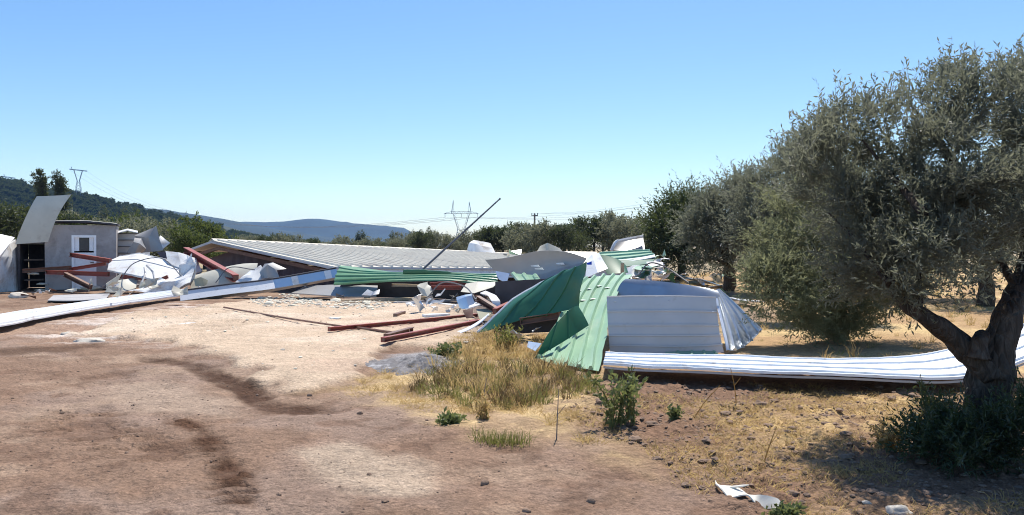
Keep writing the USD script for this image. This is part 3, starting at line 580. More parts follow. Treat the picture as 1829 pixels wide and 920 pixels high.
# caged tank behind the hut
tb = P(227, 455, 30.5); tb[2] = 1.05; tank = thing('caged_tank', 'white plastic tank in a grey wire cage right of the hut', 'tank', tb)
tx, tz = .5, P(230, 417, 30.5)[2] - 1.05
part(tank, 'bottle', box(tb + [0, .5, tz / 2], [.92, .9, tz - .04]), 'tank_plastic'); part(tank, 'pallet', box(tb + [0, .5, -.5], [1.0, 1.0, .98]), 'concrete_grey')
for x in np.linspace(-.48, .48, 5): part(tank, 'cage_bar', bar(tb + [x, 0.02, 0], tb + [x, 0.02, tz], .03), 'cage_steel')
for z in np.linspace(.02, tz, 5): part(tank, 'cage_bar', bar(tb + [-.5, 0.0, z], tb + [.5, 0.0, z], .03), 'cage_steel')
panel('white_sheet', 'small white sheet lying over the caged tank', 'panel', [[P(208, 417, 30.2), P(228, 412, 30.3), P(246, 416, 30.4)], [P(208, 414, 31.6), P(228, 409, 31.7), P(246, 413, 31.8)]], 'white_metal', .03, smooth=False)
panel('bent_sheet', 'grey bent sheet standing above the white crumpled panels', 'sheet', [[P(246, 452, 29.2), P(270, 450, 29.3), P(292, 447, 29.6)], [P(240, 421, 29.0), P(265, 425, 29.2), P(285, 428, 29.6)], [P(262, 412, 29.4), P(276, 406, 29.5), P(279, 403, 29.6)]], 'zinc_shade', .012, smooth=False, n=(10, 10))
panel('bent_sheet', 'small pale sheet corner right of the grey bent sheet', 'sheet', [[P(288, 447, 29.7), P(304, 434, 29.9)], [P(284, 425, 29.7), P(286, 421, 30)]], 'white_metal', .02, smooth=False)
panel('bent_sheet', 'curled grey sheet left of the grey bent sheet', 'sheet', [[P(225, 452, 28.8), P(242, 455, 28.6), P(255, 452, 28.9)], [P(238, 433, 28.6), P(250, 434, 28.5), P(260, 444, 28.7)], [P(242, 425, 28.9), P(252, 428, 28.9), P(262, 436, 29)]], 'zinc_shade', .012)
# the white crumpled cladding
panel('crumpled_sheet', 'big white crumpled cladding panel right of the hut door', 'panel', [[P(192, 484, 26.9), P(235, 492, 26.7), P(285, 504, 26.5), P(330, 510, 26.4)], [P(195, 466, 27.5), P(245, 464, 27.6), P(300, 478, 27.4), P(335, 487, 27.3)], [P(214, 457, 28.2), P(250, 453, 28.2), P(300, 464, 28.0), P(345, 478, 27.8)]], 'white_metal', .03, smooth=False, n=(12, 18), ripple=(.03, 1.6), ribs=(.02, .5, .98), rw=.05, rh=.03, rib_mat='grey_metal')
panel('crumpled_sheet', 'lower white crumpled panel folded over the long white strip', 'panel', [[P(232, 524, 25.4), P(262, 524, 25.3), P(300, 520, 25.4), P(338, 512, 25.6)], [P(254, 508, 25.6), P(285, 508, 25.6), P(318, 500, 25.8), P(345, 495, 26)], [P(285, 495, 26.2), P(305, 492, 26.2), P(330, 484, 26.3), P(348, 470, 26.5)]], 'white_metal', .02, smooth=False, n=(12, 16), jit=.08, seed=4, ripple=(.14, 1.8))
panel('crumpled_sheet', 'white upright crumpled panel with a dark opening in the debris', 'panel', [[P(300, 470, 27.6), P(325, 480, 27.4), P(348, 486, 27.4)], [P(296, 449, 28.1), P(318, 452, 28), P(345, 460, 28)]], 'white_metal', .03, smooth=False, ripple=(.05, 1.5), n=(8, 10))
panel('crumpled_sheet', 'crushed white panel end sticking up in the debris by the barn', 'panel', [[P(322, 512, 26.2), P(335, 508, 26.1), P(346, 500, 26.3)], [P(326, 478, 26.6), P(340, 476, 26.3), P(352, 478, 26.4)], [P(334, 466, 26.8), P(342, 460, 26.5), P(348, 466, 26.6)]], 'white_metal', .02, smooth=False, n=(12, 10), jit=.06, seed=9, ripple=(.14, 2.2))
panel('flat_sheet', 'brown shaded panel lying under the white crumpled cladding', 'panel', [[P(188, 522, 26), P(215, 522, 26), P(243, 515, 26.3)], [P(200, 502, 26.3), P(220, 500, 26.5), P(246, 496, 27)]], 'beige_panel', .04)
panel('flat_sheet', 'grey flat sheet lying on the ground before the hut', 'sheet', [[G(85, 537, .05), G(140, 537, .05), G(190, 533, .05)], [G(95, 528, .06), G(150, 526, .06), G(196, 525, .06)]], 'concrete_grey', .02)
panel('dark_sheet', 'purple dark panel behind the white crumpled cladding', 'panel', [[P(292, 466, 28.4), P(312, 475, 28.3)], [P(280, 450, 28.6), P(300, 449, 28.5)]], 'curtain', .03, smooth=False)
panel('pale_blue_sheet', 'pale blue shaded panel leaning left of the barn gable', 'panel', [[P(338, 494, 27.3), P(360, 484, 27.8)], [P(334, 456, 27.6), P(350, 462, 28.2)]], 'white_metal', .03, smooth=False)
panel('curved_sheet', 'long curved beige panel under the red diagonal beam', 'panel', [[P(340, 520, 25.8), P(390, 520, 25.6), P(430, 512, 25.5), P(455, 500, 25.5)], [P(342, 505, 26.2), P(390, 494, 26), P(430, 486, 26), P(458, 478, 26)], [P(342, 494, 26.5), P(385, 482, 26.5), P(425, 473, 26.5), P(461, 471, 26.4)]], 'beige_panel', .03, n=(8, 16))
panel('bent_sheet', 'olive round ended sheet before the curved beige panel', 'sheet', [[P(348, 512, 25.3), P(366, 512, 25.2), P(371, 508, 25.3)], [P(346, 500, 25.5), P(360, 494, 25.3), P(370, 500, 25.4)]], 'olive_panel', .012)
panel('crumpled_sheet', 'white crumpled piece lying against the foot of the red diagonal beam', 'panel', [[P(420, 507, 24.8), P(445, 506, 24.6), P(470, 503, 24.7)], [P(430, 495, 25), P(450, 488, 25), P(470, 490, 25)], [P(445, 486, 25.4), P(460, 478, 25.3), P(468, 473, 25.4)]], 'white_metal', .02, smooth=False, jit=.05, seed=12, ripple=(.08, 2.4), n=(10, 12))
panel('crumpled_sheet', 'grey white crumpled piece above the right of the long white trough', 'panel', [[P(466, 500, 24.7), P(480, 497, 24.7), P(496, 495, 24.8)], [P(463, 486, 24.8), P(478, 474, 24.7), P(495, 480, 24.9)], [P(470, 474, 25.2), P(486, 472, 25.1), P(510, 479, 25.2)]], 'zinc_shade', .02, smooth=False, jit=.03, seed=13, n=(10, 12))

# red steel around the hut
def red_bar(p, q, label, w=.11, name='steel_beam', mat='red_steel', group=None, prof=None):
    b = np.minimum(p, q); b = np.array([(p[0] + q[0]) / 2, (p[1] + q[1]) / 2, b[2]])
    pf = prof or channel(w, w * 1.2, w * .14)
    t = thing(name, label, 'beam', b, group); part(t, 'channel', profile(p, q, pf), mat)
    d = unit(np.asarray(q, float) - p)
    for e, s in ((p, 1), (q, -1)): part(t, 'end_plate', profile(e + d * s * .002, e + d * s * .012, [(-w * .35, -w * .42), (w * .3, -w * .42), (w * .3, w * .42), (-w * .35, w * .42)]), 'brown_steel')
    return t
red_bar(P(126, 455, 27.9), P(197, 466, 27.4), 'red steel beam crossing the hut door at window height', .13)
red_bar(P(82, 486, 27.3), P(194, 490, 27.2), 'long red steel beam lying level across the hut front', .13)
red_bar(P(116, 490, 27.1), P(162, 513, 26.6), 'brown red beam slanting down to the ground before the hut door', .13, mat='brown_steel')
red_bar(P(120, 482, 27.7), P(188, 471, 27.5), 'thin red beam slanting up across the hut door', .10)
red_bar(P(40, 484, 27.1), P(128, 478, 27.7), 'dark red beam before the dark lean-to bay', .12, mat='brown_steel')
red_bar(P(214, 494, 26.9), P(270, 497, 26.8), 'dark red beam under the white crumpled cladding', .12)
red_bar(P(258, 512, 26.4), P(300, 494, 26.6), 'short red beam between the crumpled panels', .10)
red_bar(P(332, 447, 29.4), P(421, 497, 25.4), 'thick red diagonal beam leaning on the barn gable', .2)
for (a, b, lab) in (((252, 508, 26.1), (258, 478, 26.8), 'upright'), ((262, 474, 26.9), (276, 505, 26.2), 'bowed')):
    top('bent_strip', tube(curve([P(*a), P((a[0] + b[0]) / 2 + 4, (a[1] + b[1]) / 2 - 3, (a[2] + b[2]) / 2), P(*b)], 6), .035, 6), 'grey_metal', f'grey {lab} bent strip on the white crumpled cladding', 'strip')

# long white ridged strip at the left and its neighbours
panel('long_strip', 'long white ridged cladding strip on the ground at the left', 'cladding', [[G(-120, 603, .08), G(0, 583, .10), G(120, 560, .10), G(230, 541, .12), G(330, 527, .14)], [G(-120, 583, .16), G(0, 566, .16), G(120, 547, .16), G(230, 531, .18), G(330, 519.5, .2)]], 'white_strip', .03, n=(6, 30), ribs=(.06, .38, .70, .95), rw=.06, rh=.06, seed=3, ripple=(.03, .8))
# the white trough / gutter
g0, g1, g2 = (P(322, 531, 22.6), P(490, 509, 23.4), P(604, 489, 24.4))
tr = thing('trough', 'long white metal trough with dark upper rim lying across the debris', 'gutter', on(g0))
path = curve([g0, (g0 + g1) / 2 + [0, 0, .01], g1, g2], 10)
def along(path, prof):
    """An outline (towards the back, up) carried along a path."""
    p = np.asarray(path); n = len(p); t = np.gradient(p, axis=0); t /= np.linalg.norm(t, axis=1, keepdims=True)
    s = np.cross([0, 0, 1.0], t); s /= np.linalg.norm(s, axis=1, keepdims=True); w = np.cross(t, s); m = len(prof); pf = np.asarray(prof)
    v = (p[:, None] + pf[None, :, :1] * s[:, None] + pf[None, :, 1:] * w[:, None]).reshape(-1, 3)
    i, j = np.meshgrid(np.arange(n - 1), np.arange(m), indexing='ij')
    q = np.stack([i * m + j, i * m + (j + 1) % m, (i + 1) * m + (j + 1) % m, (i + 1) * m + j], -1).reshape(-1, 4)
    f = np.vstack([q[:, [0, 1, 2]], q[:, [0, 2, 3]]])
    cap = np.array(trimesh.creation.triangulate_polygon(Polygon(prof), engine='earcut')[1])
    return v, np.vstack([f, cap[:, ::-1], cap + (n - 1) * m])
part(tr, 'face', along(path[:21], [(-.12, -.10), (-.10, -.10), (.12, .16), (.10, .16)]), 'white_strip')
part(tr, 'face', along(path[20:], [(0, -.10), (.02, -.10), (.12, .16), (.10, .16)]), 'zinc', label='blue grey upright right half of the trough')
part(tr, 'underside', along(path, [(0.003, -.112), (.30, -.21), (.30, -.19), (.003, -.092)]), 'grey_metal')
part(tr, 'rim', along(path, [(.09, .163), (.22, .163), (.22, .205), (.09, .205)]), 'dark_board')
part(tr, 'back', along(path, [(.30, -.19), (.32, -.19), (.24, .16), (.22, .16)]), 'grey_metal')
for k in (23, 28): part(tr, 'joint', along(path[k:k + 2], [(-.006, -.10), (0, -.10), (.095, .16), (.089, .16)]), 'white_metal')

# ------------------------------------------------------------------ the collapsed barn
RA, RB = P(378, 430, 32.0), P(925, 455, 44.9)
EA, EB = P(597, 477, 25.4), np.array([6.95, 38.3, .44])
barn = thing('barn', 'collapsed long barn with a white ridged metal roof', 'barn', ((RA[0] + EB[0]) / 2, (RA[1] + EB[1]) / 2, 0))
NS = 14
for k in range(NS):
    a, b = k / NS, (k + 1) / NS - .0012
    s = Sheet([[RA + (RB - RA) * a, RA + (RB - RA) * b], [EA + (EB - EA) * a, EA + (EB - EA) * b]], True, flip=True).ripple(.02, .5)
    s.seed = k
    sh = part(barn, 'roof_sheet', s.mesh(10, 8, .03), 'roof_white', smooth=30)
    for j in frac(3): part(sh, 'rib', s.rib(s0=j, w=.10, h=.085, n=10, base=.012), 'roof_white')
LA, LB = P(333, 447, 33.9), P(925, 455, 44.9) + [-2.6 * .7, 2.6 * .7, -.5]
s = Sheet([[LA, LB], [RA + [0, .02, -.01], RB + [0, .02, -.01]]], flip=True); part(barn, 'roof_sheet', s.mesh(4, 20, .03), 'roof_white')
part(barn, 'ridge_cap', along(np.array([RA + [0, 0, .05], (RA + RB) / 2 + [0, 0, .05], RB + [0, 0, .05]]), [(-.22, -.05), (0, .03), (.22, -.06), (.22, -.04), (0, .05), (-.22, -.03)]), 'roof_white')
dr = unit(EA - RA); nrm = np.array([0, 0, -1.0])
inn = unit(RB - RA)
part(barn, 'rafter', bar(RA + inn * .3 + nrm * .30, EA + inn * .3 + nrm * .24, .09, .13), 'brown_steel'); part(barn, 'rafter', bar(RA + inn * .3 + nrm * .30, LA + inn * .3 + nrm * .24, .09, .13), 'brown_steel')
part(barn, 'gable_trim', bar(RA + nrm * .06, EA + nrm * .05, .05, .08), 'grey_metal'); part(barn, 'gable_trim', bar(RA + nrm * .06, LA + nrm * .05, .05, .08), 'grey_metal')
for k in range(1, 7):
    a = k / 7; p = RA + (EA - RA) * a + inn * .5 + nrm * .3; part(barn, 'purlin', bar(p, p + (RB - RA) * .5, .08, .12), 'brown_steel')
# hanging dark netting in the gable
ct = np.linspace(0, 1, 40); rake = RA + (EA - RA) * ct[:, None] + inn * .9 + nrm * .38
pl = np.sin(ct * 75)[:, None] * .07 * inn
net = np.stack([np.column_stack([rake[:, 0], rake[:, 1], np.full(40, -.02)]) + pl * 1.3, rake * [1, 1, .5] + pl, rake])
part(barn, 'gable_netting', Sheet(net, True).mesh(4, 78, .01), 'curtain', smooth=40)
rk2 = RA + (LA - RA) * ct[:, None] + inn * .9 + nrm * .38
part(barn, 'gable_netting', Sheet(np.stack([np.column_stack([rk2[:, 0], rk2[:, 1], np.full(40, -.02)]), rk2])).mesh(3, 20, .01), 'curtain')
part(barn, 'eave_panel', Sheet([[EA + [0, -.04, -.05], EB + [0, -.04, -.05]], [EA + [0, -.14, -.36], EB + [0, -.14, -.36]]]).mesh(2, 16, .03), 'white_metal')
part(barn, 'eave_gutter', bar(EA + [0, -.09, -.02], EB + [0, -.09, -.02], .1, .06), 'grey_metal')
# pieces lying on the roof
panel('crumpled_sheet', 'crumpled white sheet lying on top of the barn roof ridge', 'sheet', [[P(833, 452, 42.0), P(858, 454, 42.4), P(886, 455, 42.8)], [P(838, 434, 42.3), P(856, 438, 42.7), P(882, 444, 43.2)], [P(846, 429, 42.8), P(858, 431, 43.1), P(876, 434, 43.6)]], 'white_metal', .03, smooth=False, ripple=(.08, 1.2), n=(8, 10))
panel('flat_sheet', 'small white scrap on the barn roof right of the crumpled sheet', 'sheet', [[P(908, 456, 43.2), P(930, 457, 43.4)], [P(914, 448, 43.8), P(932, 446, 44)]], 'white_metal', .04)
panel('bent_sheet', 'brown grey pointed sheet sticking up behind the barn roof end', 'sheet', [[P(952, 462, 39), P(985, 466, 38.8), P(1022, 470, 38.6)], [P(965, 440, 39.6), P(978, 434, 39.4), P(1000, 444, 39.2)]], 'beige_panel', .03, smooth=False)
panel('bent_sheet', 'low grey sheet behind the grey curved roof sheet', 'sheet', [[P(1010, 476, 36), P(1060, 478, 36)], [P(1008, 450, 37), P(1065, 451, 37)]], 'zinc_shade', .02)

# ------------------------------------------------------------------ the green strip and the leaning pole
t, s = panel('green_sheet', 'long green ridged sheet twisted along the barn eave', 'sheet', [[P(597, 509, 22.6), P(690, 503, 22.3), P(780, 502, 22.0), P(850, 506, 21.8), P(890, 512, 21.8)], [P(600, 493, 23.0), P(690, 493, 22.6), P(780, 493, 22.4), P(850, 496, 22.1), P(888, 500, 22.0)], [P(607, 477, 23.6), P(690, 488, 23.0), P(780, 488, 22.7), P(850, 490, 22.4), P(886, 490, 22.3)]], 'mid_green_paint', .006, n=(10, 30), ribs=(.04, .27, .5, .74, .96), rw=.09, rh=.035, seed=6, ripple=(.03, 1.0))
part(t, 'rolled_edge', tube(curve([P(721, 486, 22.7), P(760, 486, 22.6), P(800, 488, 22.5), P(850, 491, 22.3)], 6), [.075] * 7 + [.06] * 6 + [.03] * 6, 8), 'dark_green_paint')
part(t, 'torn_strip', Sheet([[P(607, 477, 23.5), P(650, 484, 23.2), P(700, 489, 22.9)], [P(608, 474, 23.8), P(650, 479, 23.5), P(700, 486, 23.1)]]).mesh(3, 10, .006), 'mid_green_paint')
pole = thing('leaning_pole', 'thin dark pole leaning up to the right above the barn roof', 'pole', P(753, 483, 22.9))
pa, pq = P(752, 484, 22.9), P(892, 356, 24.2)
part(pole, 'shaft', tube([pa, pa + (pq - pa) * .5, pq], [.034, .03, .024], 8), 'wire'); part(pole, 'cap', tube([pq, pq + (pq - pa) / 90], [.033, .033], 8), 'wire')

# ------------------------------------------------------------------ dark wreck below the green strip
panel('flat_sheet', 'grey slab panel lying in shade under the green strip left end', 'panel', [[P(520, 524, 23.4), P(600, 530, 22.6), P(672, 529, 22.2)], [P(545, 512, 24.2), P(605, 510, 23.6), P(675, 511, 23.2)]], 'zinc_shade', .03, seed=2, ripple=(.04, 1))
panel('bent_sheet', 'pale curled sheet end right of the grey slab under the green strip', 'sheet', [[P(645, 528, 22), P(665, 529, 21.8), P(678, 526, 21.9)], [P(656, 518, 22.1), P(668, 520, 21.9), P(677, 516, 22.1)]], 'white_metal', .01)
panel('bent_sheet', 'brown hanging sheet in the dark gap under the green strip', 'sheet', [[P(752, 528, 21.2), P(766, 531, 21.1), P(774, 525, 21.2)], [P(744, 512, 21.5), P(760, 516, 21.3), P(770, 512, 21.4)], [P(752, 507, 21.6), P(764, 506, 21.5), P(770, 508, 21.6)]], 'beige_panel', .01)
panel('bent_sheet', 'wide brown grey sheet hanging under the right of the green strip', 'sheet', [[P(822, 522, 20.8), P(850, 525, 20.6), P(882, 514, 20.8)], [P(832, 508, 21.2), P(856, 502, 21.2), P(888, 504, 21.2)]], 'beige_panel', .01)
panel('bent_sheet', 'pale small bent sheet in the dark gap by red beams', 'sheet', [[P(776, 531, 20.9), P(790, 529, 20.8), P(797, 517, 20.9)], [P(780, 526, 21), P(788, 524, 21), P(793, 515, 21)]], 'grey_metal', .01)
red_bar(P(768, 508, 21.7), P(835, 504, 21.9), 'upper red beam in the dark gap under the green strip', .09)
red_bar(P(770, 514, 21.4), P(824, 514, 21.5), 'lower red beam in the dark gap under the green strip', .09)
red_bar(P(700, 509, 22), P(752, 510, 21.9), 'pale brown beam under the middle of the green strip', .06, mat='plank')
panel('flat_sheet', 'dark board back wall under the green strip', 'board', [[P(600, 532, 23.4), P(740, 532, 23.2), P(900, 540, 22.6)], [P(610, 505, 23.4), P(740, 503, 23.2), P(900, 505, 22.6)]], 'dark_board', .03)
# planks and slabs on the pad's far edge
def slab(u0, v0, u1, v1, label, w, h, mat, z=None, name='plank', category='plank', group=None):
    z = h / 2 if z is None else z
    p, q_ = G(u0, v0, z), G(u1, v1, z); b = on((p + q_) / 2)
    t = thing(name, label, category, b, group); m = bar(p, q_, w, h)
    part(t, 'board', m, mat); d = unit(q_ - p); part(t, 'end_grain', bar(q_ + d * .001, q_ + d * .008, w * .96, h * .9), 'foam_core')
    return t
slab(610, 538, 765, 533, 'long tan plank along the far edge of the dusty pad', .16, .10, 'plank')
slab(590, 542, 708, 540, 'thin tan plank nearest the dusty pad far edge', .10, .06, 'plank')
slab(705, 541, 815, 536, 'grey board lying at the right of the long tan plank', .14, .06, 'concrete_grey', name='board', category='board')
slab(753, 543, 775, 543, 'short white board on the far edge of the pad', .18, .05, 'white_metal', name='board', category='board')
slab(788, 543, 810, 546, 'short white board beside the bent metal pile', .18, .05, 'white_metal', name='board', category='board')
slab(757, 564, 800, 562, 'white rectangular panel lying on the pad behind the red beams', .22, .06, 'white_metal', name='board', category='board')
slab(706, 563, 721, 558, 'short brown off-cut lying on the pad', .1, .07, 'brown_steel', name='board', category='board')
slab(585, 549, 606, 549, 'small white board on the left of the pad', .1, .05, 'white_metal', name='board', category='board')
slab(590, 569, 606, 570, 'smallest white board lying mid pad', .1, .05, 'white_metal', name='board', category='board')
slab(150, 541, 174, 540, 'dark red off-cut lying before the hut', .10, .08, 'brown_steel', name='board', category='board')
slab(320, 582, 372, 572, 'long white board half buried in the streaked soil', .16, .04, 'white_metal', name='board', category='board')
# red beams on the pad
rb = ibeam(.13, .15, .02)
red_bar(G(588, 588, .12), P(852, 563, 17.4), 'upper long red steel beam lying on the pale dusty pad', .075, prof=channel(.075, .075, .011))
red_bar(G(684, 607, .12), P(862, 573, 15.9), 'lower long red steel beam nearest the ash pile', .08, prof=channel(.08, .08, .012))
red_bar(G(690, 603, .08), G(735, 590, .06), 'short red beam beneath the lower red beam', .1, mat='brown_steel')
red_bar(P(795, 592, 14.9), P(850, 577, 15.6), 'red beam stub beside the white torn sheet edge', .12)
rod = thing('steel_rod', 'thin dark steel rod lying across the pale pad', 'rod', on(G(550, 582)))
part(rod, 'bar', tube(curve([on(G(400, 558)) + [0, 0, .05], on(G(500, 574)) + [0, 0, .04], on(G(590, 589)) + [0, 0, .04], on(G(640, 594)) + [0, 0, .03]], 8), .02, 6), 'brown_steel')
part(rod, 'bar', tube([on(G(620, 592)) + [0, 0, .05], on(G(705, 601)) + [0, 0, .03]], .024, 6), 'brown_steel', label='thicker end length of the rod')

# ------------------------------------------------------------------ tangled metal left of the dark green sheet
panel('bent_sheet', 'blue grey folded sheet standing beside the tangled scraps', 'sheet', [[P(822, 552, 17.2), P(838, 551, 17.0), P(848, 541, 17.1)], [P(816, 537, 17.3), P(832, 530, 17.2), P(843, 528, 17.2)], [P(815, 531, 17.5), P(830, 527, 17.4), P(842, 525, 17.5)]], 'zinc', .008, smooth=False)
panel('bent_sheet', 'white curved sheet strip standing in the tangled scraps', 'sheet', [[P(884, 556, 16.2), P(896, 552, 16.2)], [P(880, 540, 16.3), P(893, 540, 16.3)], [P(874, 527, 16.5), P(884, 527, 16.5)], [P(860, 524, 16.9), P(868, 523, 16.9)]], 'white_metal', .02, n=(14, 4))
panel('bent_sheet', 'flat white piece lying at the foot of the blue grey sheet', 'sheet', [[P(836, 552, 16.8), P(862, 546, 16.7)], [P(840, 545, 17.2), P(858, 540, 17.2)]], 'white_metal', .02)
panel('bent_sheet', 'brown round sheet end below the tangled scraps', 'sheet', [[P(832, 570, 16.2), P(848, 568, 16.1)], [P(828, 556, 16.4), P(844, 552, 16.4)]], 'brown_steel', .012)
panel('bent_sheet', 'olive grey flat piece right of the brown round sheet end', 'sheet', [[P(856, 572, 15.8), P(878, 566, 15.8)], [P(852, 554, 16.4), P(884, 552, 16.3)]], 'olive_panel', .015)
red_bar(P(853, 533, 16.6), P(890, 556, 16.0), 'brown red beam among the tangled scraps', .1, mat='brown_steel')
red_bar(P(884, 556, 15.6), P(910, 544, 16.2), 'short red beam behind the dark green sheet edge', .1)
panel('torn_sheet', 'white torn sheet curving up from the grass by the red beams', 'sheet', [[P(814, 598, 13.9), P(836, 590, 13.8), P(856, 578, 13.9), P(872, 563, 14.1)], [P(818, 592, 14.1), P(838, 584, 14.0), P(858, 572, 14.1), P(873, 560, 14.3)]], 'white_strip', .015, n=(4, 16))

# ------------------------------------------------------------------ the big sheets in the middle
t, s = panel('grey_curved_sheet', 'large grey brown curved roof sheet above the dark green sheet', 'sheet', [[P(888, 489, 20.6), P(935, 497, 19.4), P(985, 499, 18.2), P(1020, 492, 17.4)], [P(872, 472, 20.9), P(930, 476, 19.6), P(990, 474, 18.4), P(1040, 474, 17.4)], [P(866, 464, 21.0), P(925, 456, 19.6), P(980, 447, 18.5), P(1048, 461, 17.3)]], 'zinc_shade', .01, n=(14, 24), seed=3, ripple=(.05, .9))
for (u, v) in ((955, 474), (962, 479), (1000, 470)): top('foil_scrap', Sheet([[P(u - 6, v + 2, 18.15), P(u + 9, v + 3, 17.85)], [P(u - 7, v, 18.2), P(u + 6, v - 1, 17.9)]]).mesh(2, 3, .006), 'white_metal', 'small pale scrap on the grey curved roof sheet', 'scrap', 'scraps on the grey curved sheet')
panel('bent_sheet', 'small pale blue sheet hanging left under the grey curved sheet', 'sheet', [[P(890, 500, 19.6), P(908, 507, 19.3)], [P(886, 485, 20), P(910, 490, 19.6)]], 'zinc', .01)
panel('green_sheet', 'bright green ridged sheet beneath the grey curved sheet', 'sheet', [[P(930, 510, 17.8), P(985, 530, 16.4)], [P(912, 488, 19.5), P(960, 492, 18.2)]], 'green_paint', .006, n=(6, 10), across=(.1, .5, .9), rw=.12, rh=.04)
DG = [[P(852, 594, 13.7), P(905, 580, 13.4), P(962, 564, 13.1), P(1032, 550, 12.7)],
      [P(885, 566, 13.8), P(935, 548, 13.4), P(990, 532, 13.05), P(1034, 527, 12.7)],
      [P(925, 532, 13.8), P(968, 511, 13.4), P(1012, 498, 13.0), P(1040, 502, 12.65)],
      [P(980, 501, 13.8), P(1003, 489, 13.3), P(1026, 479, 12.95), P(1047, 467, 12.6)]]
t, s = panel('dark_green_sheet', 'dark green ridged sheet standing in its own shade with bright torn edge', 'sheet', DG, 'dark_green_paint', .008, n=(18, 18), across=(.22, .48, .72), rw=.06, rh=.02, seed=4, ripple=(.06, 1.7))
part(t, 'torn_edge', tube([s.at(np.array([k]), np.array([0.0]))[0] for k in np.linspace(0, 1, 14)], .03, 6), 'white_strip')
LG = [[P(958, 640, 10.9), P(1000, 650, 10.4), P(1040, 657, 10.05), P(1070, 662, 9.8)],
      [P(990, 590, 12.3), P(1022, 592, 12.0), P(1055, 592, 11.7), P(1086, 590, 11.4)],
      [P(1018, 535, 13.6), P(1045, 535, 13.4), P(1075, 533, 13.2), P(1102, 530, 13.0)],
      [P(1046, 498, 14.8), P(1072, 494, 14.7), P(1100, 491, 14.6), P(1131, 490, 14.4)]]
t, s = panel('light_green_sheet', 'large pale green ridged sheet sloping down into the grass', 'sheet', LG, 'green_paint', .006, n=(20, 16), across=(.03, .22, .42, .62, .82), rw=.07, rh=.05, seed=5, ripple=(.045, 1.8), ragged=.02)
for i in range(7):
    p = s.at(np.array([.78 + .02 * (i % 3) if i < 4 else .66]), np.array([.1 + .2 * (i % 4)]))[0]; n_ = s.normal(np.array([.78]), np.array([.3]))[0]
    part(t, 'washer', (rock(i, .35)[0] * [.05, .05, .02] + p + n_ * .012, rock(i)[1]), 'white_strip')
t, s = panel('white_sheet', 'pointed white sheet with a blue mark above the pale green sheet', 'sheet', [[P(1046, 497, 15.0), P(1068, 487, 15.0), P(1086, 480, 15.1)], [P(1047, 470, 15.3), P(1060, 465, 15.3), P(1080, 470, 15.4)], [P(1048, 464, 15.5), P(1058, 454, 15.5), P(1070, 452, 15.6)]], 'white_strip', .01, smooth=False, n=(8, 8))
part(t, 'blue_mark', Sheet([[P(1049, 473, 14.93), P(1057, 473, 14.93)], [P(1048, 470, 14.95), P(1057, 467, 14.95)]]).mesh(2, 2, .004), 'blue_print')
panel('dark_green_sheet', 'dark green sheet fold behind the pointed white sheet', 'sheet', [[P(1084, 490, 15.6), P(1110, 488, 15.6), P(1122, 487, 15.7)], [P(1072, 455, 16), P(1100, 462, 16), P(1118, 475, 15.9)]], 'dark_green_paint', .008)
post = thing('wooden_post', 'short pinkish post standing behind the pale green sheet', 'post', P(1111, 490, 15)); part(post, 'shaft', bar(P(1111, 491, 15), P(1112, 470, 15.0), .06), 'plank'); part(post, 'end_grain', bar(P(1112, 470, 15.0), P(1112, 469.5, 15.0), .055), 'foam_core')
panel('green_sheet', 'upper green ridged sheet at the back of the heap', 'sheet', [[P(1080, 466, 22), P(1130, 462, 21.6), P(1170, 456, 21.4)], [P(1070, 452, 23.5), P(1120, 449, 23.2), P(1160, 447, 23)]], 'green_paint', .008, ribs=(.1, .5, .9), rw=.12, rh=.05, n=(6, 14))
panel('green_sheet', 'lower dark green sheet at the back of the heap', 'sheet', [[P(1100, 478, 20.5), P(1140, 474, 20.3), P(1165, 470, 20.2)], [P(1090, 466, 21), P(1135, 463, 20.8), P(1172, 459, 20.8)]], 'dark_green_paint', .02)
panel('white_strip', 'white strip along the lower edge of the back green sheets', 'strip', [[P(1082, 469, 20.9), P(1130, 466, 20.7), P(1170, 459, 20.6)], [P(1082, 466, 21.1), P(1130, 462, 20.9), P(1170, 455, 20.8)]], 'white_strip', .02)
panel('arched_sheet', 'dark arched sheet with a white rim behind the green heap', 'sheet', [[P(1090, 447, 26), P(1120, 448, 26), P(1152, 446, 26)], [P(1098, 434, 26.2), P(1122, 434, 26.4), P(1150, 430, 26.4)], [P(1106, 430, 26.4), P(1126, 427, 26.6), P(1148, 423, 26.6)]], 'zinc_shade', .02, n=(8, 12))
top('curved_strip', tube(curve([P(1092, 448, 25.9), P(1100, 433, 26), P(1112, 429, 26.1), P(1148, 422, 26.3)], 6), .06, 6), 'white_metal', 'white rim strip along the arched sheet behind the heap', 'strip')
for i, (u, v, w, h, c, lab) in enumerate(((1128, 487, 14, 12, 'white_metal', 'white crumpled scrap right of the wooden post'), (1150, 481, 16, 5, 'green_paint', 'green scrap leaning at the right of the heap'), (1168, 471, 14, 3, 'white_metal', 'thin white scrap high on the right of the heap'), (1162, 477, 18, 3, 'green_paint', 'thin green scrap high on the right of the heap'), (1175, 487, 12, 4, 'white_metal', 'white scrap low on the right of the heap'), (1148, 491, 16, 6, 'dark_green_paint', 'dark green scrap below the heap right side'))):
    panel('crumpled_scrap', lab, 'scrap', [[P(u - w, v + h * .6, 17.8), P(u, v + h, 17.6), P(u + w, v + h * .3, 17.7)], [P(u - w * .8, v - h * .4, 18.1), P(u, v - h, 18), P(u + w, v - h * .8, 18.2)]], c, .012, smooth=False, jit=.03, seed=30 + i, ripple=(.05, 3), n=(6, 8))
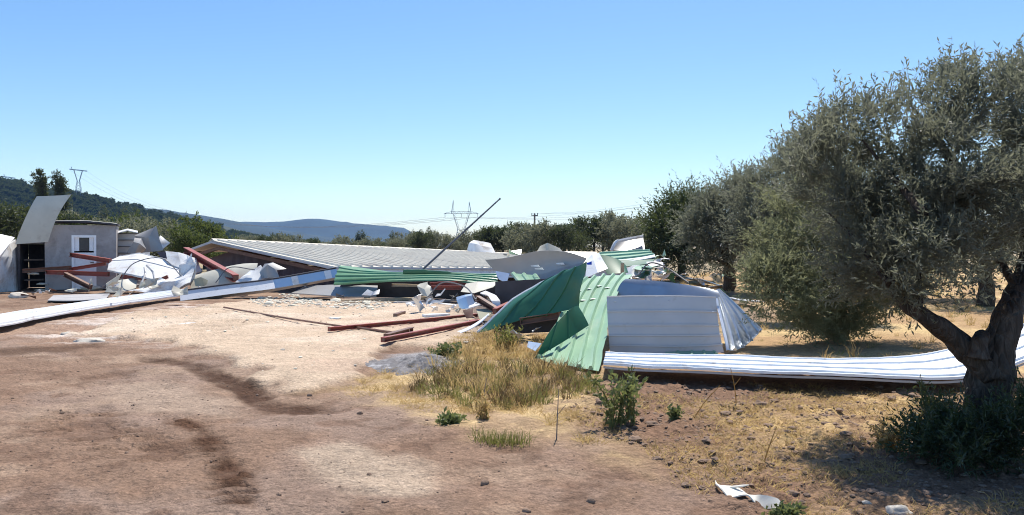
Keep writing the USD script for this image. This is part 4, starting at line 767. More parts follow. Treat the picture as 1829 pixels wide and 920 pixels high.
# scraps strewn to the right on the grove floor
for i, (u0, v0, u1, v1, w, c, lab) in enumerate(((1180, 493, 1262, 508, .5, 'white_metal', 'long white strip lying behind the blue sheet'), (1225, 502, 1300, 516, .5, 'zinc', 'grey strip lying right of the blue sheet'), (1262, 516, 1310, 514, .4, 'white_metal', 'white scrap on the ground under the dark tree'), (1285, 536, 1345, 543, .55, 'white_strip', 'flat white board on the ground left of the olive bush'), (1190, 484, 1215, 490, .3, 'green_paint', 'green scrap on the ground under the dark tree'))):
    p, q_ = G(u0, v0, .06), G(u1, v1, .06); e = np.cross(unit(q_ - p), [0, 0, 1.0]) * w
    panel('metal_scrap', lab, 'scrap', [[p - e / 2, (p + q_) / 2 - e / 2, q_ - e / 2], [p + e / 2 + [0, 0, .12], (p + q_) / 2 + e / 2 + [0, 0, .16], q_ + e / 2 + [0, 0, .1]]], c, .02, smooth=False, jit=.05, seed=60 + i, n=(4, 10))

# ------------------------------------------------------------------ grey board, blue sheet, long white strip
t, s = panel('grey_sheet', 'grey ridged sheet standing upright right of the pale green sheet', 'sheet', [[P(1090, 632, 11.25), P(1150, 633, 11.25), P(1220, 634, 11.25), P(1292, 629, 11.35)], [P(1086, 585, 11.3), P(1150, 585, 11.3), P(1215, 585, 11.3), P(1284, 585, 11.4)], [P(1084, 530, 11.45), P(1150, 529, 11.45), P(1215, 529, 11.45), P(1279, 531, 11.5)]], 'grey_metal', .01, n=(20, 14), ribs=(.17, .36, .54, .77), rw=.045, rh=.02, seed=7, ripple=(.022, 2.2), rib_mat='grey_metal')
part(t, 'top_fold', tube([s.at(np.array([1.0]), np.array([k]))[0] for k in np.linspace(0, 1, 10)], .012, 6), 'grey_metal')
for u, v in ((1099, 538), (1195, 537), (1102, 577), (1198, 577), (1105, 618), (1274, 557)):
    p = P(u, v, 11.22 + .2 * (632 - v) / 100); part(t, 'screw', (rock(3, .6)[0] * .016 + p, rock(3)[1]), 'zinc')
panel('blue_sheet', 'blue grey sheet bowed behind the upright grey sheet', 'sheet', [[P(1098, 545, 13.3), P(1180, 545, 12.9), P(1240, 543, 12.6), P(1285, 530, 12.5)], [P(1104, 515, 13.35), P(1185, 520, 13.0), P(1245, 522, 12.7), P(1284, 524, 12.55)], [P(1118, 498, 13.4), P(1185, 503, 13.1), P(1240, 511, 12.8), P(1281, 520, 12.6)]], 'steel_blue', .008, n=(10, 16), seed=8, ripple=(.02, 1.2))
t, s = panel('fan_sheet', 'shiny ridged sheet fanning down to the ground right of the upright grey sheet', 'sheet', [[P(1276, 522, 12.9), P(1284, 558, 12.3), P(1293, 600, 11.8), P(1297, 626, 11.6)], [P(1280, 520, 13.1), P(1302, 556, 12.6), P(1318, 596, 12.2), P(1326, 620, 11.9)], [P(1284, 518, 13.3), P(1316, 545, 13), P(1345, 572, 12.8), P(1362, 588, 12.7)]], 'zinc', .008, n=(12, 18), ribs=(.06, .27, .5, .73, .94), rw=.07, rh=.035, seed=9, ripple=(.02, 1.5), flip=False)
WS = [[P(1078, 651, 9.4), P(1250, 659, 9.05), P(1450, 668, 8.7), P(1620, 674, 8.5), P(1720, 677, 8.4), P(1800, 655, 8.4), P(1880, 625, 8.5)],
      [P(1082, 632, 10.35), P(1250, 636, 10.1), P(1450, 641, 9.9), P(1600, 641, 9.8), P(1690, 626, 9.7), P(1790, 596, 9.6), P(1880, 558, 9.6)]]
t, s = panel('long_strip', 'long white ridged strip on the ground curling up behind the olive trunk', 'cladding', WS, 'white_strip', .03, n=(6, 44), ribs=(.05, .35, .65, .95), rw=.05, rh=.035, seed=10, ripple=(.03, 1.8), rn=44)
part(t, 'front_flange', Sheet([[a + [0, .01, -.03] for a in s.at(np.zeros(12), np.linspace(0, 1, 12))], [a + [0, .02, -.055] for a in s.at(np.zeros(12), np.linspace(0, 1, 12))]]).mesh(2, 40, .008), 'grey_metal')
panel('green_sheet', 'small green ridged edge showing under the upright grey sheet', 'sheet', [[P(1190, 634, 11.0), P(1240, 634, 11.0), P(1283, 632, 11.1)], [P(1188, 629, 11.15), P(1240, 627, 11.15), P(1278, 628, 11.2)]], 'green_paint', .006, across=(.2, .45, .7, .95), rw=.05, rh=.02, n=(3, 10))
panel('bent_sheet', 'blue grey sheet corner lying in the grass by the dark green sheet', 'sheet', [[P(940, 622, 11.6), P(962, 630, 11.3)], [P(946, 612, 11.9), P(966, 616, 11.6)]], 'zinc', .01)
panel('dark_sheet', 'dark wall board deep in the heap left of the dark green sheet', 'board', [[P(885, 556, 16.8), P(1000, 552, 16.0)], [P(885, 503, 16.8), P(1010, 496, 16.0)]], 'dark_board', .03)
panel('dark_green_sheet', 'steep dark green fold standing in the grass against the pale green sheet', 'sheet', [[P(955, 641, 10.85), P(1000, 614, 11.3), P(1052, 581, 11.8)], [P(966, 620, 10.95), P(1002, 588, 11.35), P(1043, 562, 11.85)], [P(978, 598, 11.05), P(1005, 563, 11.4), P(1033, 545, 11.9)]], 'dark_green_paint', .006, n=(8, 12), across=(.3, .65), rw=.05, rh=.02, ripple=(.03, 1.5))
# dark rubbish under the dark green sheet
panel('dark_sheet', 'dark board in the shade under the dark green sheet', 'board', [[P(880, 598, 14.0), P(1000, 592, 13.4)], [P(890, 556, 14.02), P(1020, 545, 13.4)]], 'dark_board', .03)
red_bar(P(930, 574, 13.25), P(1000, 563, 13.0), 'dark red beam in the shade under the dark green sheet', .1, mat='brown_steel')

# ------------------------------------------------------------------ loose scrap through the wreck, each piece on its own
r = np.random.default_rng(400)
TONE = {'white': 'white_metal', 'grey': 'zinc_shade', 'shiny': 'zinc', 'beige': 'beige_panel', 'rusty': 'brown_steel', 'green': 'green_paint', 'dark green': 'dark_green_paint', 'cream foam': 'foam_core', 'dark': 'dark_board'}
for (u0, u1, v0, v1, n_, zmax, px, tones, where) in (
        (730, 905, 508, 556, 44, .28, (9, 26), ('white', 'grey', 'shiny', 'beige', 'rusty', 'dark', 'white'), 'in the tangle left of the dark green sheet'),
        (600, 760, 508, 534, 16, .2, (10, 28), ('grey', 'white', 'dark', 'beige'), 'in the dark gap under the green strip'),
        (1120, 1200, 455, 500, 22, .5, (10, 30), ('white', 'green', 'dark green', 'white', 'grey'), 'at the right end of the heap'),
        (880, 1080, 442, 466, 9, 1.2, (10, 30), ('grey', 'white', 'beige', 'green'), 'on the back of the heap'),
        (195, 350, 470, 524, 34, .5, (10, 30), ('white', 'grey', 'beige', 'cream foam', 'white'), 'among the crumpled panels by the hut'),
        (40, 200, 516, 532, 9, .1, (8, 20), ('grey', 'cream foam', 'rusty', 'white'), 'on the ground before the hut'),
        (350, 520, 478, 512, 14, .35, (10, 28), ('grey', 'white', 'beige', 'dark'), 'between the trough and the barn gable'),
        (1170, 1330, 488, 532, 10, .15, (10, 30), ('white', 'shiny', 'grey', 'green'), 'on the grove floor behind the blue sheet'),
        (860, 960, 560, 600, 7, .25, (10, 24), ('dark', 'rusty', 'grey', 'dark green'), 'in the shade under the dark green sheet')):
    for i in range(n_):
        tone = tones[i % len(tones)]; u, v, z = r.uniform(u0, u1), r.uniform(v0, v1), r.uniform(.04, zmax); c = G(u, v, z) if v > 470 else P(u, v, r.uniform(22, 30)); d = min(c[1], 31.0); c = P(u, v, d)
        if where.endswith('back of the heap'):           # lying on the barn roof
            a_, b_ = r.uniform(.72, 1), r.uniform(.1, .85); c = RA + (RB - RA) * a_; c = c + (EA + (EB - EA) * a_ - c) * b_ + [0, 0, .12]; d = c[1]
        w_, h_ = r.uniform(*px) * d / F, r.uniform(*px) * d / F * .55; a = unit(r.normal(size=3) * [1, .7, .35]); b = unit(np.cross(a, r.normal(size=3))); b[2] = abs(b[2])
        net = [[c + a * (k - 1) * w_ * .5 + b * (m - 1) * h_ * .5 + r.normal(0, .13, 3) * w_ for k in range(3)] for m in range(3)]
        lo = min(p[2] for q_ in net for p in q_); net = [[p + [0, 0, max(0, .02 - lo)] for p in q_] for q_ in net]
        sc_ = Sheet(net, False, seed=i); lab = f'torn {tone} scrap {where}'
        top('torn_scrap', sc_.mesh(6, 6, .02 if 'foam' in tone else .008), TONE[tone], lab, 'scrap', lab, smooth=12)
for i, (pts_, lab) in enumerate((([(765, 530, 20), (790, 505, 20), (830, 512, 19.5), (850, 535, 18.5)], 'loose dark cable looping through the tangle under the green strip'), ([(840, 548, 17.2), (868, 536, 16.8), (900, 548, 16.2), (905, 566, 15.6)], 'bent wire sticking out of the tangle beside the dark green sheet'), ([(215, 500, 26.6), (240, 470, 26.6), (290, 462, 26.8), (330, 500, 26)], 'bent wire arching over the white crumpled cladding'), ([(1140, 492, 17.2), (1160, 470, 17.4), (1190, 478, 17.6), (1230, 505, 17.2)], 'bent wire trailing right from the heap'), ([(385, 505, 25), (410, 478, 25.2), (455, 482, 25)], 'thin wire bent over the curved beige panel'))):
    top('bent_wire', tube(curve([P(*p) for p in pts_], 8), .018, 5), 'wire', lab, 'wire')

# ------------------------------------------------------------------ the olive trees on the right
def limb(pts, r0, r1, sides=9, wob=.2, seed=0):
    c = curve(pts, 7); return tube(c, np.linspace(r0, r1, len(c)), sides, wob, seed)
D1 = 6.1; tb = on(G(1772, 806)); near_tree = thing('olive_tree', 'big near olive tree with thick forked trunk at the right edge', 'tree', tb)
def T(u, v, d=D1): return P(u, v, d)
trunk_path = curve([tb - [0, 0, .15], T(1770, 760), T(1766, 700), T(1778, 615, 6.14)], 10)
vv, ff = tube(trunk_path, np.interp(np.linspace(0, 1, len(trunk_path)), [0, .15, .5, .8, 1], [.28, .21, .175, .15, .07]), 40, .55, 3, 4.0)
part(near_tree, 'trunk', (vv, ff), 'bark', smooth=True)
part(near_tree, 'branch', limb([T(1765, 670), T(1738, 636), T(1700, 600), T(1655, 568, 6.0), T(1610, 535, 6.1), T(1570, 480, 6.4)], .12, .03, 12, .3, 4), 'bark', smooth=True)
part(near_tree, 'branch', limb([T(1775, 680), T(1786, 600, 6.15), T(1808, 540, 6.2), T(1838, 470, 6.5), T(1850, 380, 6.8)], .15, .05, 14, .35, 5), 'bark', smooth=True)
part(near_tree, 'branch_stub', limb([T(1745, 640, 6.0), T(1749, 612, 6.0), T(1757, 598, 6.05)], .09, .045, 10, .4, 8), 'bark', smooth=True)
for k, (a, b, c) in enumerate((((1640, 555, 5.95), (1640, 470, 5.8), (1650, 380, 5.8)), ((1590, 505, 5.9), (1530, 430, 5.9), (1480, 380, 6.0)), ((1820, 520, 6.2), (1760, 420, 6.2), (1710, 300, 6.3)), ((1840, 430, 6.3), (1800, 320, 6.4), (1790, 200, 6.5)), ((1710, 300, 6.3), (1660, 230, 6.3), (1620, 180, 6.4)), ((1650, 380, 5.8), (1590, 310, 5.9), (1540, 250, 6)))):
    part(near_tree, 'branch', limb([T(*a), T(b[0], b[1], b[2] + .45), T(c[0], c[1], c[2] + .6)], .04, .006, 7, .2, 20 + k), 'bark', smooth=True)
S1 = D1 / F
nb = []
for (u, v, ru, rv, d) in ((1700, 235, 70, 60, 6.4), (1800, 255, 70, 70, 6.5), (1870, 280, 80, 100, 6.4), (1600, 275, 75, 50, 6.3), (1530, 275, 60, 45, 6.4), (1640, 350, 105, 70, 6.1), (1540, 365, 95, 75, 6.3), (1750, 355, 95, 75, 6.0), (1650, 450, 100, 70, 5.9), (1560, 460, 90, 65, 6.1), (1480, 335, 50, 55, 6.6), (1840, 420, 90, 90, 5.8), (1745, 450, 70, 55, 6.4), (1950, 330, 130, 130, 6.3), (1880, 220, 70, 60, 6.9), (1610, 520, 60, 40, 5.7),
        (1702, 150, 24, 46, 6.5), (1672, 165, 26, 38, 6.4), (1640, 175, 24, 38, 6.6), (1735, 170, 20, 40, 6.3), (1575, 210, 30, 40, 6.3), (1540, 225, 24, 34, 6.6), (1500, 215, 24, 34, 6.5), (1465, 245, 24, 28, 6.6), (1430, 275, 26, 22, 6.7), (1790, 165, 20, 55, 6.5), (1822, 160, 22, 55, 6.6), (1860, 150, 30, 60, 6.7), (1405, 300, 24, 22, 6.8)):
    nb.append((P(u, v, d + .25), (ru * d / F, .95 if ru > 40 else .3, rv * d / F)))
r = np.random.default_rng(101)
part(near_tree, 'crown', crown(nb, 7000, .24, 15, .056, .014, r, .6, gap=.47, gf=2.0, stem=.003, sub=24, seed=2, cs=(.15, .34)), 'olive_leaf')
# upright shoots that break the skyline
pts = []
for (u, v, n_) in ((1700, 110, 26), (1735, 130, 16), (1640, 150, 20), (1670, 135, 16), (1580, 175, 24), (1500, 190, 22), (1540, 180, 18), (1470, 215, 22), (1790, 125, 30), (1820, 120, 30), (1850, 120, 24), (1610, 160, 18), (1450, 240, 18), (1425, 262, 14)):
    for _ in range(n_): pts.append(P(u + r.normal(0, 12), v + abs(r.normal(12, 14)) + 20, 6.6 + r.normal(0, .4)))
pts = np.array(pts); dd = unit(np.array([0.0, 0, 1.0]) + r.normal(size=pts.shape) * .32)
part(near_tree, 'shoots', twigs(pts, dd, r.uniform(.12, .34, len(pts)), 16, .055, .014, r, .003), 'olive_leaf', kind='stuff')
# shaded shoots round the foot of the trunk
r = np.random.default_rng(102); sb = [(P(u, v, d), (ru * d / F, .35, rv * d / F)) for (u, v, ru, rv, d) in ((1685, 760, 42, 38, 5.9), (1735, 785, 45, 38, 5.6), (1795, 785, 50, 45, 5.5), (1655, 790, 25, 22, 5.7), (1835, 760, 40, 45, 5.7), (1700, 806, 40, 18, 5.5))]
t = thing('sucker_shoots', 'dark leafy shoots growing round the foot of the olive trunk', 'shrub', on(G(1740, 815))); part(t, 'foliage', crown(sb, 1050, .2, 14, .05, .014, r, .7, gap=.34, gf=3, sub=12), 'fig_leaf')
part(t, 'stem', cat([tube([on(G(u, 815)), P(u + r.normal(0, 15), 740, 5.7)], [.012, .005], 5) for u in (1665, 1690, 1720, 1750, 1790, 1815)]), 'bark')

def grove_tree(name, label, base, blobs, n, leaf, mat, seed, trunk_r, tops=(), gap=.38, gf=1.4, nl=12, group=None):
    r = np.random.default_rng(seed); b = on(base); t = thing(name, label, 'tree', b, group)
    bl = [(P(u, v, d), (ru * d / F, max(ru, rv) * d / F * .9, rv * d / F)) for (u, v, ru, rv, d) in blobs]
    c0 = np.mean([x[0] for x in bl], 0); fork = b + (c0 - b) * [.2, .2, .38]
    part(t, 'trunk', limb([b - [0, 0, .1], b + (fork - b) * .5 + [.06, 0, 0], fork], trunk_r, trunk_r * .75, 12, .4, seed), 'bark', smooth=True)
    for k, x in enumerate(bl[:7]): part(t, 'branch', limb([fork, fork + (x[0] - fork) * .5 + r.normal(0, .1, 3), x[0]], trunk_r * .5, trunk_r * .14, 7, .25, seed + k), 'bark', smooth=True)
    part(t, 'crown', crown(bl, n, leaf * 4.4, nl, leaf, leaf * .25, r, .5, gap=gap, gf=gf, stem=.004, sub=16, seed=seed), mat)
    if tops:
        p = np.array([P(u + r.normal(0, 9), v + abs(r.normal(10, 10)) + 4, d + r.normal(0, .4)) for (u, v, d, k) in tops for _ in range(k)])
        part(t, 'shoots', twigs(p, unit([0, 0, 1.0] + r.normal(size=p.shape) * .35), r.uniform(.2, .5, len(p)), 12, leaf, leaf * .26, r, .004), mat, kind='stuff')
    return t
grove_tree('olive_tree', 'low spreading olive tree with light leaves left of the near trunk', G(1492, 600), [(1470, 500, 90, 75, 12.6), (1400, 500, 62, 60, 12.3), (1370, 520, 42, 45, 12.1), (1540, 500, 80, 80, 12.8), (1450, 430, 75, 55, 13), (1530, 420, 80, 60, 13.2), (1490, 565, 45, 40, 12.7), (1430, 555, 55, 35, 12.2), (1600, 460, 80, 70, 13.4), (1590, 545, 45, 35, 13), (1430, 365, 65, 55, 13.4), (1510, 350, 70, 60, 13.8), (1375, 440, 45, 45, 12.8), (1492, 588, 52, 26, 12.9), (1450, 575, 45, 26, 12.6), (1530, 572, 40, 28, 13)], 5400, .075, 'olive_light', 201, .2)
grove_tree('olive_tree', 'tall olive tree behind the low spreading one', G(1440, 566), [(1400, 330, 52, 45, 17.5), (1460, 300, 60, 60, 17.8), (1430, 390, 75, 60, 17.3), (1370, 400, 55, 60, 17), (1500, 380, 70, 70, 17.6), (1395, 450, 60, 45, 17), (1355, 345, 40, 40, 17.4), (1420, 285, 36, 32, 17.6)], 3000, .10, 'olive_leaf', 202, .22, ((1400, 270, 17.6, 16), (1430, 262, 17.6, 16), (1365, 300, 17.4, 14), (1450, 240, 17.8, 12)))
grove_tree('olive_tree', 'olive tree between the dark round tree and the tall olive', G(1300, 520), [(1290, 385, 52, 45, 26), (1330, 370, 50, 50, 26.3), (1260, 410, 40, 50, 26), (1310, 440, 60, 45, 25.8), (1350, 420, 45, 60, 26), (1275, 460, 40, 30, 25.5), (1340, 340, 26, 24, 26.3)], 2400, .14, 'olive_leaf', 203, .24, ((1300, 340, 26, 12), (1330, 318, 26, 14), (1270, 350, 26, 10)))
grove_tree('fig_tree', 'dark round broadleaved tree left of the olive row', G(1215, 500), [(1215, 400, 48, 45, 36), (1185, 430, 32, 45, 35.5), (1245, 385, 36, 40, 36), (1220, 365, 34, 26, 36.3), (1210, 455, 45, 32, 35.5), (1250, 440, 36, 40, 35.8), (1178, 395, 24, 28, 36), (1262, 360, 22, 18, 36.5)], 2200, .2, 'fig_leaf', 204, .25, gap=.34, gf=.9, nl=9)
for (u, v, d, s_, sd, lab) in ((1390, 470, 30, 1.0, 211, 'shaded olive tree deep in the grove left of the low olive'), (1640, 440, 24, 1.1, 212, 'olive tree deep in the grove behind the near tree left limb'), (1760, 430, 21, 1.1, 213, 'olive tree deep in the grove right of the near tree fork'), (1900, 420, 19, 1.2, 214, 'olive tree at the far right edge behind the near crown')):
    k = s_ * 24 / d
    grove_tree('olive_tree', lab, Z(u, 0, d), [(u, v - 20, 80 * k, 60 * k, d), (u - 60 * k, v, 55 * k, 55 * k, d + .5), (u + 60 * k, v - 5, 60 * k, 55 * k, d - .5), (u + 20 * k, v - 70 * k, 60 * k, 45 * k, d), (u - 40 * k, v - 60 * k, 50 * k, 40 * k, d)], 1300, .13, 'olive_leaf', sd, .22)

# ------------------------------------------------------------------ weeds, grass, clods
def sample(poly, n, r, dens=None):
    x0, y0, x1, y1 = poly.bounds; x, y = r.uniform(x0, x1, n * 4), r.uniform(y0, y1, n * 4)
    k = shapely.contains_xy(poly, x, y)
    if dens is not None: k &= dens(x, y)
    return x[k][:n], y[k][:n]
def tuft(r, n, h, spread, w=.004, lean=.5):
    """Grass blades, each a bent strip of three triangles."""
    a = r.uniform(0, 6.28, n); p = np.stack([np.cos(a), np.sin(a), 0 * a], 1) * r.uniform(0, spread, (n, 1)); L = h * r.uniform(.4, 1.15, n)[:, None]
    d = unit(np.stack([np.cos(a), np.sin(a), 0 * a], 1) * r.uniform(.1, lean, (n, 1)) + r.normal(size=(n, 3)) * .2 + [0, 0, 1]); s = unit(np.cross(d, r.normal(size=(n, 3)))) * w
    m = p + d * L * .55; e = m + unit(d + [0, 0, -.55] + r.normal(size=(n, 3)) * .25) * L * .45
    v = np.stack([p - s, p + s, m + s * .7, m - s * .7, e], 1).reshape(-1, 3); k = np.arange(n)[:, None] * 5
    return v, np.vstack([k + [0, 1, 2], k + [0, 2, 3], k + [3, 2, 4]])
r = np.random.default_rng(301)
straws = [tuft(r, 26, .22, .07), tuft(r, 22, .3, .06), tuft(r, 20, .14, .09, lean=1.1)]
def grass(name, poly, n, mats, protos, smin, smax, label, dens=None):
    x, y = sample(poly, n, r, dens); z = relief(x, y)
    scatter(name, protos, mats, np.stack([x, y, z - .01], 1), r.uniform(0, 6.28, len(x)), r.uniform(smin, smax, len(x)), label=label, category='grass')
WEED = ppoly([(770, 655), (835, 612), (880, 592), (960, 600), (975, 640), (1040, 668), (1035, 690), (960, 708), (870, 705), (810, 690)])
grass('dry_grass', WEED, 340, ['straw', 'straw', 'dead_grass'], straws, .3, 1.25, dens=lambda x, y: nz(x, y, 1.8, 3, 91) > .4, label='tall dry yellow grass before the pale green sheet')
grass('green_grass', ppoly([(735, 690), (800, 640), (900, 650), (1040, 660), (1070, 690), (980, 715), (860, 730), (760, 705)]), 200, ['green_grass', 'dead_grass', 'green_grass'], straws, .5, 1.2, 'greenish weedy grass mixed in the dry grass')
grass('straw_litter', STRAW, 1000, ['straw'] * 3, [tuft(r, 14, .12, .1, .003, 1.6), tuft(r, 10, .16, .08, .003, 1.8), tuft(r, 16, .09, .12, .003, 1.4)], .5, 1.1, 'short trampled straw in the middle foreground', lambda x, y: nz(x, y, 1.4, 3, 71) > .46)
grass('straw_litter', TILL, 2300, ['straw'] * 3, [tuft(r, 12, .10, .1, .003, 2.0), tuft(r, 9, .14, .08, .003, 2.2), tuft(r, 14, .07, .12, .003, 1.8)], .5, 1.1, 'short dry straw on the tilled soil at the right', lambda x, y: (nz(x, y, .9, 4, 38) * .6 + nz(x, y, 2.6, 3, 52) * .4 > .52) & (np.hypot(x, y) < 14))
grass('grove_grass', GROVE, 3500, ['straw', 'straw', 'green_grass'], straws, .5, 1.2, 'dry grass on the olive grove floor', lambda x, y: (nz(x, y, .7, 4, 39) > .45) & (np.hypot(x, y) < 45))
def weed(name, label, u, v, h, w, n, mat='weed_leaf', leaf=.06, seed=1, group=None):
    r = np.random.default_rng(seed); b = on(G(u, v)); t = thing(name, label, 'plant', b, group); st, lp, ld = [], [], []
    for k in range(n):
        a = r.uniform(0, 6.28); e = b + [math.cos(a) * w * r.uniform(.2, 1), math.sin(a) * w * r.uniform(.2, 1), h * r.uniform(.45, 1)]
        b0 = b + [r.uniform(-.45, .45) * w, r.uniform(-.45, .45) * w, -.01]; c = curve([b0, b0 + (e - b0) * [.35, .35, .6], e], 5); st.append(tube(c, np.linspace(.006, .002, len(c)), 4))
        for q_ in c[1:]:
            for _ in range(3): lp.append(q_ + r.normal(0, .015, 3)); ld.append(unit(r.normal(size=3) + [0, 0, .25] + (q_ - b) * 1.5))
    part(t, 'stem', cat(st), 'green_grass'); part(t, 'foliage', leaf_mesh(np.array(lp), np.array(ld), leaf * r.uniform(.6, 1.2, len(lp)), leaf * .55 * r.uniform(.7, 1.2, len(lp)), r, .15), mat)
weed('weed_plant', 'tall bushy green weed right of the pale green sheet foot', 1108, 756, .5, .34, 19, seed=1, leaf=.065)
weed('weed_plant', 'small dark green weed right of the bushy weed', 1205, 747, .13, .07, 7, seed=2, leaf=.045)
weed('weed_plant', 'flat green rosette weed on bare soil left of the grass', 802, 752, .05, .14, 16, seed=3, leaf=.06)
weed('weed_plant', 'leafy green weeds behind the grey ash pile', 795, 638, .24, .3, 20, seed=4)
weed('weed_plant', 'dark weed standing in the dry grass by the dark green sheet', 900, 618, .36, .35, 18, 'green_grass', seed=5)
#weed('weed_plant', 'green weed at the left foot of the pale green sheet', 975, 678, .3, .22, 20, seed=6)
weed('weed_plant', 'low dry bush in the tree shade right of the straw', 1590, 800, .22, .2, 22, 'straw', seed=7, leaf=.04)
#weed('weed_plant', 'tiny green weed below the bushy weed', 1190, 800, .08, .07, 8, seed=8, leaf=.04)
weed('weed_plant', 'low green weed at the bottom edge near the white bark', 1400, 919, .07, .12, 10, seed=9, leaf=.05)
weed('weed_plant', 'brown dead weed clump in the middle dry grass', 860, 742, .24, .16, 8, 'straw', seed=10, leaf=.04)
tf = thing('grass_tuft', 'round yellow green grass tuft in the middle foreground', 'grass tuft', on(G(900, 785)))
for i in range(5): part(tf, 'blades', (tuft(r, 60, .15, .12, .003)[0] + on(G(868 + 15 * i, 785 + (i % 2) * 3)), tuft(np.random.default_rng(1), 60, .15, .12)[1]), 'green_grass', kind=None)
for i, (u, v, h, dxx) in enumerate(((994, 782, .42, .02), (860, 735, .36, .05), (1240, 745, .3, .25), (1315, 720, .35, -.05), (1365, 830, .25, .1))):
    b = on(G(u, v)); c = curve([b, b + [dxx * .4, 0, h * .5], b + [dxx, .03, h]], 6); t = thing('dry_stalk', ('bare thin stalk right of the grass tuft', 'dark bare stalk in the dry grass', 'pale stalk leaning right on the tilled soil', 'pale thin stalk before the long white strip', 'bent straw stalk in the tree shade')[i], 'stalk', b)
    part(t, 'stem', tube(c, np.linspace(.006, .003, len(c)), 5), 'pole_wood' if i < 2 else 'straw'); part(t, 'twig', tube([c[6], c[6] + [.07, .02, .08]], [.003, .002], 4), 'pole_wood' if i < 2 else 'straw')
# loose clods and stones
clods = [rock(s, .38, 1, .5) for s in range(4)]
x, y = sample(TILL, 4200, r, lambda x, y: np.hypot(x, y) < 13); sc = np.abs(r.lognormal(-4.5, .55, len(x)))
scatter('soil_clods', clods, ['clod'] * 4, np.stack([x, y, relief(x, y) + sc * .2], 1), r.uniform(0, 6.28, len(x)), sc, label='loose brown clods on the tilled soil', category='clods')
ROAD = ppoly([(-100, 600), (560, 690), (1000, 790), (1300, 960), (1000, 1500), (-900, 1500), (-400, 700)])
x, y = sample(ROAD, 1300, r, lambda x, y: np.hypot(x, y) > 3.2); sc = np.abs(r.lognormal(-5.1, .45, len(x)))
scatter('gravel', clods + [rock(9, .7)], ['clod', 'crumb', 'clod', 'crumb', 'clod'], np.stack([x, y, relief(x, y) + sc * .2], 1), r.uniform(0, 6.28, len(x)), sc, label='small stones and crumbs on the dirt track', category='gravel')
RUB = ppoly([(440, 536), (520, 524), (560, 534), (700, 542), (690, 556), (560, 552), (470, 552)])
x, y = sample(RUB, 500, r); sc = np.abs(r.lognormal(-3.4, .5, len(x)))
scatter('rubble', clods[:2] + [rock(12, .4)], ['pale_stone', 'foam_core', 'foam_core'], np.stack([x, y, relief(x, y) + sc * .2], 1), r.uniform(0, 6.28, len(x)), sc, label='pale crumbled rubble before the white trough', category='rubble')
x, y = sample(PAD, 300, r); sc = np.abs(r.lognormal(-4.3, .5, len(x)))
scatter('rubble', clods[:2] + [rock(12, .4)], ['pale_stone', 'foam_core', 'clod'], np.stack([x, y, relief(x, y) + sc * .2], 1), r.uniform(0, 6.28, len(x)), sc, label='small crumbs scattered on the pale dusty pad', category='rubble')
def stone(u, v, sz, label, mat='pale_stone', flat=.5, name='stone', n=2, seed=1, group=None):
    b = on(G(u, v)); m = rock(seed, flat, n); top(name, (m[0] * sz + b + [0, 0, sz * flat * .3], m[1]), mat, label, name.replace('_', ' '), group, smooth=50)
stone(1606, 908, .075, 'pale flat stone at the bottom right corner', seed=3); stone(1548, 897, .028, 'tiny pale stone left of the pale flat stone', seed=4)
stone(1358, 716, .07, 'dark brown clod on the tilled soil before the long strip', 'clod', .7, 'clod', seed=5)
stone(160, 516, .42, 'pale rubble heap below the hut door', 'foam_core', .4, 'rubble_heap', seed=6)
stone(32, 530, .28, 'pinkish stone block at the far left before the dark bay', 'pale_stone', .5, 'stone', seed=7)
stone(158, 608, .22, 'white lump on the streaked soil at the left', 'pale_stone', .3, 'stone', seed=8); stone(120, 596, .12, 'smaller white lump left on the streaked soil', 'pale_stone', .3, 'stone', seed=9)
stone(600, 540, .16, 'cream rubble lump by the tan planks', 'foam_core', .5, 'rubble_lump', seed=10)
for (u, v, sd) in ((866, 855, 21), (940, 907, 22), (1055, 888, 23), (643, 738, 24), (553, 699, 25)): stone(u, v, .03, 'small dark clod lying on the dirt track', 'clod', .7, 'clod', 1, sd, 'dark clods on the dirt track')
an, ar = np.linspace(0, 2 * np.pi, 72, endpoint=False), np.linspace(0, 1, 26); AT, AR = np.meshgrid(an, ar); ab = on(G(752, 650))
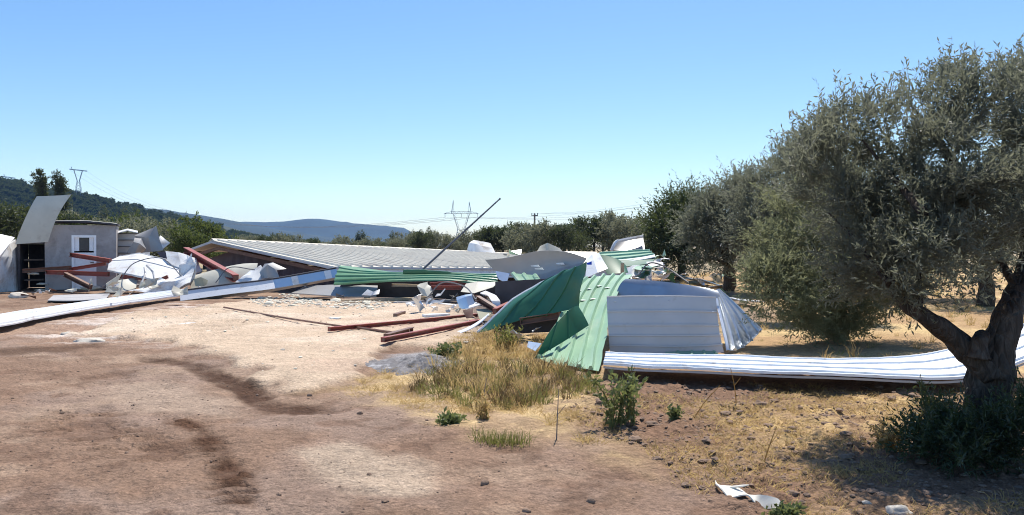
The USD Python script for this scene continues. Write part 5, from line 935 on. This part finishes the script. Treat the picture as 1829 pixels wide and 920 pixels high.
edge = 1 + (meshkit.fbm(np.stack([np.cos(AT), np.sin(AT), 0 * AT], -1) * 1.8, 3, 31) - .5) * .9
ax_, ay_ = ab[0] + np.cos(AT) * AR * edge * .66, ab[1] + np.sin(AT) * AR * edge * .8
ah = relief(ax_.ravel(), ay_.ravel()).reshape(AT.shape) + np.clip(1 - AR ** 2, 0, 1) * (.03 + .2 * np.abs(meshkit.fbm(np.stack([ax_, ay_, 0 * ax_], -1) * 4.5, 4, 5) - .45) + .06 * meshkit.noise(np.stack([ax_, ay_, 0 * ax_], -1) * 16, 3)) - .012 * AR ** 4
i_, j_ = np.meshgrid(np.arange(25), np.arange(72), indexing='ij'); q_ = np.stack([i_ * 72 + j_, (i_ + 1) * 72 + j_, (i_ + 1) * 72 + (j_ + 1) % 72, i_ * 72 + (j_ + 1) % 72], -1).reshape(-1, 4)
top('ash_pile', (np.stack([ax_, ay_, ah], -1).reshape(-1, 3), q_), 'ash', 'grey ash pile at the edge of the pale pad', 'ash pile', smooth=True)
s = Sheet([[on(G(u, v)) + [0, 0, .01] for u, v in ((1277, 869), (1292, 882), (1310, 889), (1335, 896), (1352, 900), (1392, 904))], [on(G(u, v)) + [0, 0, .045] for u, v in ((1278, 864), (1296, 875), (1314, 879), (1338, 889), (1356, 895), (1392, 901))]], jit=.009, seed=4).ripple(.012, 9)
t = thing('bark_strip', 'long curved white bark strip at the bottom right', 'bark', on(G(1330, 890))); part(t, 'strip', s.mesh(4, 24, .008, .02), 'white_bark', smooth=40)
part(t, 'splinter', tube([on(G(1290, 874)) + [0, 0, .03], on(G(1325, 884)) + [0, 0, .06], on(G(1338, 886)) + [0, 0, .07]], [.01, .008, .003], 5), 'white_bark')

# ------------------------------------------------------------------ the air
_m['air'] = usdkit.material(stage, '/World/Looks/air', {'v': ('principled_volume', {'color': (.26, .52, 1.0), 'density': .000062, 'anisotropy': .2})}, [], volume='v.volume')
hz_box = trimesh.creation.box([12400, 12400, 262]); hz_box.apply_translation([0, 0, 262 / 2 - 8])
top('haze', hz_box, 'air', 'thin summer haze that turns the far hills blue', 'haze', kind='stuff')
